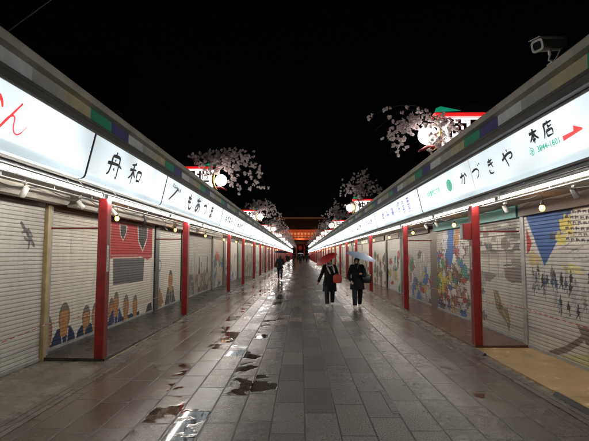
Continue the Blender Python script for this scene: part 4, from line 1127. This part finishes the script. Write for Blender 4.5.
# ------------------------------------------------------------------ dark building behind the left roofs
t = thing('apartment_building', (-13,22,0), 'dark unlit building behind the near left roofs with faint writing high on its wall', 'building')
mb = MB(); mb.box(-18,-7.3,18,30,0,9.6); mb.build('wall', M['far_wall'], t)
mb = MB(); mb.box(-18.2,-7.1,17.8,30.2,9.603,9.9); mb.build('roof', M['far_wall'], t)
f = Face2D((0,17.995,0), (1,0,0), (0,0,1)); f.lift = .004
mb = MB(); rr = random.Random(3)
for k, ch in enumerate('あまや'):
    mb = MB(); f.glyph(mb, ch, -8.9+k*.62, 7.7-k*.12, .48, .5, .05); mb.build('faint_character', M['ink_faint'], t)
for k in range(3):
    mb = MB(); mb.box(-12.4+k*1.2, -11.6+k*1.2, 17.98, 17.997, 5.6, 7.0); w_ = mb.build('window', M['window_dark'], t)
t = thing('apartment_building', (15,40,0), 'dark unlit block behind the right roofs, barely seen against the night sky', 'building')
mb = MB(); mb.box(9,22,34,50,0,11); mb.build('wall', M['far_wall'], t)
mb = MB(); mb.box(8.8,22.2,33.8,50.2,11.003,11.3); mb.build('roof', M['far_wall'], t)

# ------------------------------------------------------------------ temple gate at the end
GY = 205
t = thing('temple_gate', (1.5,GY,0), 'large vermilion temple gate with dark double roof closing the far end of the street', 'temple gate')
gx = 0.0
def roof_curve(x0, x1, y0, y1, ze, zr, ix, lift, mb):
    """hipped, curved roof: eaves up to ridge"""
    n = 12; rows = []
    for j in range(6):
        q = j/5; cur = q**1.5
        hx0 = x0+(ix)*q; hx1 = x1-ix*q; hy0 = y0+(y1-y0)*.5*q*.98; hy1 = y1-(y1-y0)*.5*q*.98; z = ze+(zr-ze)*(q*.45+cur*.55)
        ring_ = []
        for k in range(n): u = k/n; ring_.append((hx0+(hx1-hx0)*u, hy0, z+lift*(1-q)*(abs(2*u-1)**3)))
        for k in range(4): u = k/4; ring_.append((hx1, hy0+(hy1-hy0)*u, z+lift*(1-q)*(abs(2*u-1)**3)))
        for k in range(n): u = k/n; ring_.append((hx1+(hx0-hx1)*u, hy1, z+lift*(1-q)*(abs(2*u-1)**3)))
        for k in range(4): u = k/4; ring_.append((hx0, hy1+(hy0-hy1)*u, z+lift*(1-q)*(abs(2*u-1)**3)))
        rows.append(ring_)
    m = len(rows[0]); V = [p for r_ in rows for p in r_]
    F = [(j*m+k, j*m+(k+1)%m, (j+1)*m+(k+1)%m, (j+1)*m+k) for j in range(5) for k in range(m)]
    mb.add(V, F, True); mb.add(V, [tuple(reversed(range(m))), tuple(range(5*m,6*m))])
mb = MB(); roof_curve(gx-14.5, gx+14.5, GY-7, GY+7, 13.2, 18.3, 3.0, .9, mb); mb.build('upper_roof', M['gate_roof'], t)
mb = MB(); mb.box(gx-11.6, gx+11.6, GY-.5, GY+.5, 18.2, 19.0); mb.build('ridge', M['gate_trim'], t)
mb = MB(); roof_curve(gx-13, gx+13, GY-6.2, GY+6.2, 6.6, 8.4, 3.0, .5, mb); mb.build('lower_roof', M['gate_roof'], t)
mb = MB(); mb.box(gx-9.5, gx+9.5, GY-4, GY+4, 8.3, 13.1)
for k in range(13): x = gx-9.3+k*1.55; mb.box(x-.16,x+.16,GY-4.25,GY-4.0,8.4,12.6)
for z in (8.9,10.2,11.7,12.6): mb.box(gx-9.8,gx+9.8,GY-4.4,GY-4.26,z,z+.22)
for k in range(26):
    x = gx-12+k*.96; mb.box(x-.15,x+.15,GY-6.2,GY-4.4,12.75,13.0)
mb.build('upper_storey', M['vermilion'], t)
for k in range(12):
    x = gx-9.3+(k+.5)*1.55
    for za, zb_ in ((9.3,10.0),(10.7,11.5)):
        mb = MB(); mb.box(x-.4,x+.4,GY-4.06,GY-4.004,za,zb_); mb.build('plaster_panel', M['gate_white'], t)
mb = MB(); mb.box(gx-10.6,gx+10.6,GY-5.4,GY-5.3,8.35,9.1)
for k in range(22): x = gx-10.5+k; mb.box(x-.07,x+.07,GY-5.5,GY-5.28,8.3,9.25)
mb.build('balcony_rail', M['vermilion'], t)
for k in range(6):
    x = gx-9+k*3.6; mb = MB(); mb.tube([(x,GY-4,0),(x,GY-4,6.8)], .38, 14); mb.build('pillar', M['vermilion'], t)
mb = MB(); mb.box(gx-9.4,gx+9.4,GY-4.3,GY-3.7,5.7,6.75); mb.box(gx-9.4,gx-5.8,GY-3,GY+3,0,5.6); mb.box(gx+5.8,gx+9.4,GY-3,GY+3,0,5.6); mb.build('lower_storey', M['vermilion'], t)
tl = thing('paper_lantern', (gx,GY-5,3.8), 'huge red paper lantern hanging in the middle of the far temple gate', 'lantern')
mb = MB(); mb.ball((gx,GY-5,4.7), .95, 20, 12, (1,1,1.2)); mb.build('lantern_body', M['lantern_red'], tl)
mb = MB(); mb.tube([(gx,GY-5,5.7),(gx,GY-5,5.95)], .7, 16); mb.tube([(gx,GY-5,3.2),(gx,GY-5,3.4)], .7, 16); mb.tube([(gx,GY-5,5.9),(gx,GY-5,6.6)], .08, 8); mb.build('black_ring', M['black_metal'], tl)
# unseen floodlights inferred from the lit gate; two added in mid-air for the ridge
for x, y, z, e, tz in ((-7,GY-7.5,8.0,190,11),(7,GY-7.5,8.0,190,11),(0,GY-7.5,8.0,190,11),(-4,GY-12,.5,30,5),(4,GY-12,.5,30,5),(-7,GY-16,12,450,18.6),(7,GY-16,12,450,18.6)):
    lt = bpy.data.lights.new('gate_floodlight', 'AREA'); lt.energy = e*.5; lt.color = (1,.62,.35); lt.size = .6
    lo = bpy.data.objects.new('gate_floodlight', lt); COL.objects.link(lo); lo.location = (x,y,z)
    lo.rotation_euler = (Vector((x,GY-(3.5 if tz < 15 else .5),tz))-Vector((x,y,z))).to_track_quat('-Z','Y').to_euler()

# ------------------------------------------------------------------ people
def skin_mesh(name, chains, mat_, parent, sub=2):
    """chains: list of [(point, radius), ...]; the first point of a later chain may repeat an earlier joint"""
    V, Rr, E = [], [], []; idx = {}
    for ch in chains:
        prev = None
        for p, r in ch:
            k = tuple(round(q,4) for q in p)
            if k not in idx: idx[k] = len(V); V.append(p); Rr.append(r)
            i = idx[k]
            if prev is not None and prev != i: E.append((prev,i))
            prev = i
    off = Vector(parent['_w'])
    me = bpy.data.meshes.new('tmp'); me.from_pydata([Vector(v)-off for v in V], E, [])
    o = bpy.data.objects.new('tmp_skin', me); COL.objects.link(o)
    md = o.modifiers.new('Skin','SKIN'); md.use_smooth_shade = True
    for i, r in enumerate(Rr):
        sv = me.skin_vertices[0].data[i]
        sv.radius = (r, r) if isinstance(r, (int,float)) else r
        sv.use_root = (i == 0)
    ss = o.modifiers.new('Sub','SUBSURF'); ss.levels = sub; ss.render_levels = sub
    dg = bpy.context.evaluated_depsgraph_get(); dg.update()
    m2 = bpy.data.meshes.new_from_object(o.evaluated_get(dg)); m2.name = name
    bpy.data.objects.remove(o)
    m2.materials.clear(); m2.materials.append(mat_)
    for p in m2.polygons: p.use_smooth = True
    ob = bpy.data.objects.new(name, m2); COL.objects.link(ob); ob.parent = parent; ob['_w'] = tuple(off)
    return ob
def loft(mb, rings, n=20):
    """rings: (centre, rx, ry)"""
    V = []
    for c, rx, ry in rings:
        for k in range(n):
            a = 2*PI*k/n; V.append((c[0]+rx*math.cos(a), c[1]+ry*math.sin(a), c[2]))
    m = len(rings)
    mb.add(V, [(i*n+k,i*n+(k+1)%n,(i+1)*n+(k+1)%n,(i+1)*n+k) for i in range(m-1) for k in range(n)], True)
    mb.add(V, [tuple(reversed(range(n))), tuple(range((m-1)*n,m*n))], False)
def person(x, y, h, face, label, handR, handL, elbR, elbL, stride, coat_hem, shoe, lean=(0,0), hair_long=True, detail=True, grp=None, coat='coat', head_shift=(0,0)):
    """face: +1 looks along +Y (away), -1 towards the camera. Right/left named by image side: R = image left"""
    t = thing('person', (x,y,0), label, 'person', grp)
    k = h/1.65
    def P(dx, dy, dz): return (x+dx*k, y+dy*k, dz*k)
    hs = head_shift
    pel = P(0,0,.88); ch = P(lean[0]*.5, lean[1]*.5, 1.15); nb = P(lean[0], lean[1], 1.36); hd = P(lean[0]+hs[0], lean[1]+hs[1], 1.50); ht = P(lean[0]+hs[0], lean[1]+hs[1], 1.58)
    kn = [P(-.10, stride[0]*.5+face*.05, .47), P(.10, stride[1]*.5+face*.05, .47)]
    fl_ = stride[2:] if len(stride) > 2 else (0,0)
    an = [P(-.10, stride[0], .09+fl_[0]), P(.10, stride[1], .09+fl_[1])]
    shl = [P(-.17+lean[0], lean[1], 1.33), P(.17+lean[0], lean[1], 1.33)]
    hips = [P(-.09,0,.85), P(.09,0,.85)]
    chains = [[(pel,.13*k),(ch,.135*k),(nb,.075*k),(P(lean[0]+hs[0]*.5,lean[1]+hs[1]*.5,1.42),.05*k),(hd,(.075*k,.09*k)),(ht,(.062*k,.075*k))]]
    for i in (0,1):
        chains.append([(pel,.13*k),(hips[i],.07*k),(kn[i],.045*k),(an[i],.034*k)])
        el = (elbR, elbL)[i]; ha = (handR, handL)[i]
        e_ = P(*el); h_ = P(*ha); dv = (Vector(h_)-Vector(e_)).normalized()
        pm = Vector(h_)+dv*.05*k
        chains.append([(nb,.075*k),(shl[i],.046*k),(e_,.034*k),(h_,.026*k),(tuple(pm),(.030*k,.018*k))])
        if detail:
            sdv = dv.cross(Vector((0,1,.2))).normalized()
            for q in range(4):
                b0 = pm+sdv*(-.027+.018*q)*k; L_ = (.032,.038,.035,.027)[q]
                cur = Vector((0,face*.35,-.1))
                p1 = b0+dv*L_*k; p2 = p1+(dv*.6+cur).normalized()*L_*.8*k
                chains.append([(tuple(pm),(.030*k,.018*k)),(tuple(b0+dv*.012*k),.009*k),(tuple(p1),.0085*k),(tuple(p2),.0075*k)])
            th = Vector(h_)+dv*.012*k+sdv*-.035*k; chains.append([(h_,.026*k),(tuple(th),.011*k),(tuple(th+(dv+Vector((0,face*.5,0))).normalized()*.035*k),.009*k)])
    if detail:
        nf = Vector((0,face,0)); chains.append([(hd,(.075*k,.09*k)),(tuple(Vector(hd)+nf*.095*k-Vector((0,0,.005))),.014*k)])
    body = skin_mesh('body', chains, M['skin'], t, 2)
    # trousers and shoes
    mb = MB()
    for i in (0,1): mb.tube(smooth_path3([hips[i],kn[i],(an[i][0],an[i][1],an[i][2]+.01)],4), [.088*k,.09*k,.09*k,.087*k,.082*k,.078*k,.075*k,.07*k,.066*k][:9], 12)
    mb.build('trousers', M['trouser'], t)
    for i in (0,1):
        mb = MB(); ax, ay, az = an[i]; ls = 1 if face > 0 else -1
        rings = []
        V = []; n = 10
        for yy, w_, hh in ((-.07,.032,.07),(-.03,.042,.09),(.04,.045,.065),(.12,.046,.05),(.165,.03,.03)):
            for q in range(n): a = 2*PI*q/n; V.append((ax+w_*k*math.cos(a), ay+ls*yy*k, az-.09*k+max(0,(math.sin(a)*.5+.5)*hh*k*1.05)))
        mb.add(V, [(a*n+q,a*n+(q+1)%n,(a+1)*n+(q+1)%n,(a+1)*n+q) for a in range(4) for q in range(n)]+[tuple(range(n)),tuple(range(4*n,5*n))], True)
        mb.build('shoe', M[shoe], t)
    # coat
    mb = MB(); lx, ly = lean
    rings = [(P(0,0,coat_hem),.24*k,.215*k),(P(0,0,coat_hem+.02),.245*k,.22*k),(P(0,0,.80),.22*k,.185*k),(P(lx*.2,ly*.2,1.0),.175*k,.125*k),(P(lx*.6,ly*.6,1.18),.195*k,.135*k),(P(lx*.9,ly*.9,1.30),.205*k,.12*k),(P(lx,ly,1.36),.15*k,.10*k),(P(lx,ly,1.41),.078*k,.075*k),(P(lx,ly,1.44),.07*k,.07*k)]
    if coat_hem > .75: rings = [r for r in rings if r[0][2] >= coat_hem*k-1e-6]
    loft(mb, rings)
    for i in (0,1):
        el = P(*(elbR, elbL)[i]); ha = P(*(handR, handL)[i]); hh = Vector(ha).lerp(Vector(el), .06)
        mb.tube(smooth_path3([P((-.13,.13)[i]+lx,ly,1.34), shl[i], el, hh],4), [.06*k,.066*k,.07*k,.072*k,.072*k,.068*k,.064*k,.06*k,.058*k,.056*k,.052*k,.048*k,.05*k][:13], 12)
        mb.ball(el, .064*k, 12, 8); mb.ball(shl[i], .078*k, 12, 8)
    mb.build('coat', M[coat], t)
    # hair and face
    mb = MB(); hx, hy, hz = hd
    n, m = 18, 10; V = []; F = []
    for j in range(m+1):
        th_ = PI*j/m*(.80)
        for i in range(n):
            a = 2*PI*i/n
            rx, ry, rz = .092*k, .108*k, .118*k
            px, py, pz = rx*math.sin(th_)*math.cos(a), ry*math.sin(th_)*math.sin(a), rz*math.cos(th_)
            front = (py*face/(ry)) > .12
            if front and pz < .050*k: pz = .050*k+(.0)
            if front: py *= .97
            V.append((hx+px, hy+py-face*.008*k, hz+.035*k+pz))
    F = [(j*n+i,j*n+(i+1)%n,(j+1)*n+(i+1)%n,(j+1)*n+i) for j in range(m) for i in range(n)]
    mb.add(V, F, True)
    if hair_long: mb.ball((hx, hy-face*.045*k, hz-.055*k), .085*k, 14, 10, (1.05,.75,1.4))
    mb.build('hair', M['hair'], t)
    if detail and face < 0:
        for sx_ in (-1,1):
            mb = MB(); mb.ball((hx+sx_*.030*k, hy-.088*k, hz+.022*k), .011*k, 8, 6); mb.build('eye', M['ink'], t)
        mb = MB(); mb.ball((hx, hy-.086*k, hz-.042*k), .018*k, 8, 6, (1.2,.6,.4)); mb.build('mouth', M['dark_red'], t)
    return t
def umbrella(top, axis, r, mat_, label, grip=.75, grp=None, sag=.34, n=8, name='umbrella'):
    """open umbrella: top point, axis pointing up out of the canopy"""
    a = Vector(axis).normalized(); top = Vector(top)
    t = thing(name, tuple(top-a*grip), label, 'umbrella', grp)
    b1_ = a.cross(Vector((0,1,0))).normalized(); b2_ = a.cross(b1_)
    mb = MB(); V = [top]; m = 6; seg = n*3
    for j in range(1,m+1):
        q = j/m
        for i in range(seg):
            th_ = 2*PI*i/seg; scal = 1-(.07*q*(1-abs(math.cos(th_*n/2)))) ; rr_ = r*math.sin(q*PI*.46)/math.sin(PI*.46)*scal
            V.append(top+(b1_*math.cos(th_)+b2_*math.sin(th_))*rr_-a*(sag*r*2*(1-math.cos(q*PI*.40))*.75))
    F = [(0,1+(i+1)%seg,1+i) for i in range(seg)]+[(1+j*seg+i,1+j*seg+(i+1)%seg,1+(j+1)*seg+(i+1)%seg,1+(j+1)*seg+i) for j in range(m-1) for i in range(seg)]
    mb.add(V, F, True); cn = mb.build('canopy', M[mat_], t)
    mb = MB()
    for i in range(n):
        th_ = 2*PI*i/n; P_ = []
        for j in range(m+1):
            q = j/m; rr_ = r*math.sin(q*PI*.46)/math.sin(PI*.46); P_.append(top+(b1_*math.cos(th_)+b2_*math.sin(th_))*rr_-a*(sag*r*2*(1-math.cos(q*PI*.40))*.75+.006))
        mb.tube(P_, .003, 4)
        mb.tube([P_[3], top-a*(sag*r*.75+.12)], .0025, 4)
    mb.build('ribs', M['chrome'], t)
    mb = MB(); mb.tube([top+a*.06, top-a*grip], .006, 8); mb.build('shaft', M['chrome'], t)
    mb = MB(); mb.tube([top-a*(grip-.12), top-a*grip, top-a*(grip+.04)+b2_*.02, top-a*(grip+.03)+b2_*.05], .012, 8); mb.build('handle', M['black_metal'], t)
    return t
def bag(c, w_, d_, h_, m_, label, strap_to):
    t = thing('handbag', (c[0],c[1],c[2]-h_/2), label, 'handbag')
    mb = MB(); n = 20; V = []
    prof = [(-.5,.55,.6),(-.42,.85,.9),(-.1,1,1),(.3,.92,.85),(.47,.8,.5),(.5,.72,.3)]
    for z, a, b_ in prof:
        for k in range(n):
            th_ = 2*PI*k/n; V.append((c[0]+w_/2*a*math.copysign(abs(math.cos(th_))**.6,math.cos(th_)), c[1]+d_/2*b_*math.copysign(abs(math.sin(th_))**.6,math.sin(th_)), c[2]+z*h_))
    mb.add(V, [(j*n+i,j*n+(i+1)%n,(j+1)*n+(i+1)%n,(j+1)*n+i) for j in range(5) for i in range(n)]+[tuple(range(n)),tuple(range(5*n,6*n))], True)
    mb.build('bag_body', M[m_], t)
    mb = MB(); a = Vector((c[0]-w_*.3,c[1],c[2]+h_*.45)); b_ = Vector((c[0]+w_*.3,c[1],c[2]+h_*.45)); s_ = Vector(strap_to)
    mb.tube(smooth_path3([a, s_+Vector((-.02,0,0)), s_+Vector((.02,0,0)), b_],5), .008, 6); mb.build('strap', M[m_], t)
    return t

# woman with the red umbrella
px, py, k = .97, 14.8, 1.60/1.65
person(px, py, 1.60, -1, 'person in a long black coat with pale scarf, walking under the red umbrella', (-.40,-.10,.80), (.16,-.20,1.02), (-.28,-.02,1.06), (.27,-.04,1.05), (-.22,.14,0,.03), .50, 'shoe')
o = bpy.data.objects['person']
mb = MB()
for a, b_ in (((-.11,-.13,1.37),(.02,-.155,1.10)),((.10,-.13,1.37),(.16,-.155,1.14))):
    mb.tube([(px+a[0]*k,py+a[1]*k,a[2]*k),(px+(a[0]+b_[0])/2*k,py-.165*k,(a[2]+b_[2])/2*k),(px+b_[0]*k,py+b_[1]*k,b_[2]*k)], [.02,.028,.022], 8)
mb.tube([(px-.10*k,py-.05,1.385*k),(px,py-.11*k,1.37*k),(px+.10*k,py-.05,1.385*k)], .025, 8)
mb.build('scarf', M['scarf'], o)
umbrella((px-.17,py-.24,1.65), (-.50,-.20,.85), .39, 'red_fabric', 'red umbrella tilted over the shoulder of the walker in the middle', .74)
bag((px+.25,py-.20,.90), .30, .13, .26, 'red_leather', 'round red handbag held by the walker under the red umbrella', (px+.24,py-.14,1.06))
# woman with the pale umbrella
qx, qy = 1.82, 14.3; k = 1.62/1.65
person(qx, qy, 1.62, -1, 'person in a black knee-length coat walking under the pale blue umbrella', (-.20,-.16,.86), (.10,-.24,1.10), (-.27,-.03,1.03), (.26,-.08,1.05), (-.16,.20,.0,.02), .60, 'shoe')
umbrella((qx+.13,qy-.20,1.74), (.27,-.17,.95), .48, 'blue_fabric', 'pale blue-grey umbrella above the walker on the right', .66, None, .26)
bag((qx+.30,qy-.10,.93), .30, .15, .27, 'black_leather', 'black handbag on the arm of the walker under the pale blue umbrella', (qx+.25,qy-.09,1.08))
# person walking away with the black umbrella
rx_, ry_ = -1.35, 29.6
person(rx_, ry_, 1.66, 1, 'person in dark clothes walking away on the left under the black umbrella', (-.26,.02,.80), (.10,.18,1.14), (-.27,-.03,1.06), (.24,.04,1.06), (.20,-.22,0,.05), .78, 'black_shoe', hair_long=False)
umbrella((rx_+.08,ry_+.1,1.98), (.04,0,1), .52, 'black_fabric', 'black umbrella over the walker on the left', .84)
bag((rx_-.30,ry_,.68), .26, .12, .32, 'clear_fabric', 'pale bag hanging from the hand of the walker on the left', (rx_-.27,ry_+.02,.82))
# distant group
far = [(.0,78,'clear_fabric'),(-2.2,84,'red_fabric'),(-1.4,90,'black_fabric'),(1.4,96,'black_fabric'),(-3.0,98,None),(.8,104,None),(-.7,112,'black_fabric'),(2.3,118,'blue_fabric'),(-1.9,122,None),(.3,130,None),(1.3,88,None)]
desc = {'clear_fabric':'pale clear umbrella','red_fabric':'red umbrella','black_fabric':'black umbrella','blue_fabric':'blue umbrella',None:'no umbrella'}
hdesc = ['in the middle','on the left','left of the middle','right of the middle','at the left edge','slightly right','behind the middle','at the right edge','deep on the left','deepest in the street','near the right posts']
for i, (x, y, u_) in enumerate(far):
    person(x, y, 1.6+.02*(i%5), -1 if i%2 else 1, 'tiny distant person %s of the far group, with %s' % (hdesc[i], desc[u_]), (-.24,-.04,.82), (.12,-.18,1.12) if u_ else (.25,0,.82), (-.27,0,1.08), (.26,-.04,1.06), (-.12,.14), .62, 'black_shoe', detail=False, grp='distant people in the street')
    if u_: umbrella((x+.1,y-.1,1.98), (.08,0,1), .54, u_, 'tiny distant %s held %s of the far group' % (desc[u_], hdesc[i]), .8, 'distant umbrellas in the street')

for o in bpy.data.objects:
    if '_w' in o: del o['_w']
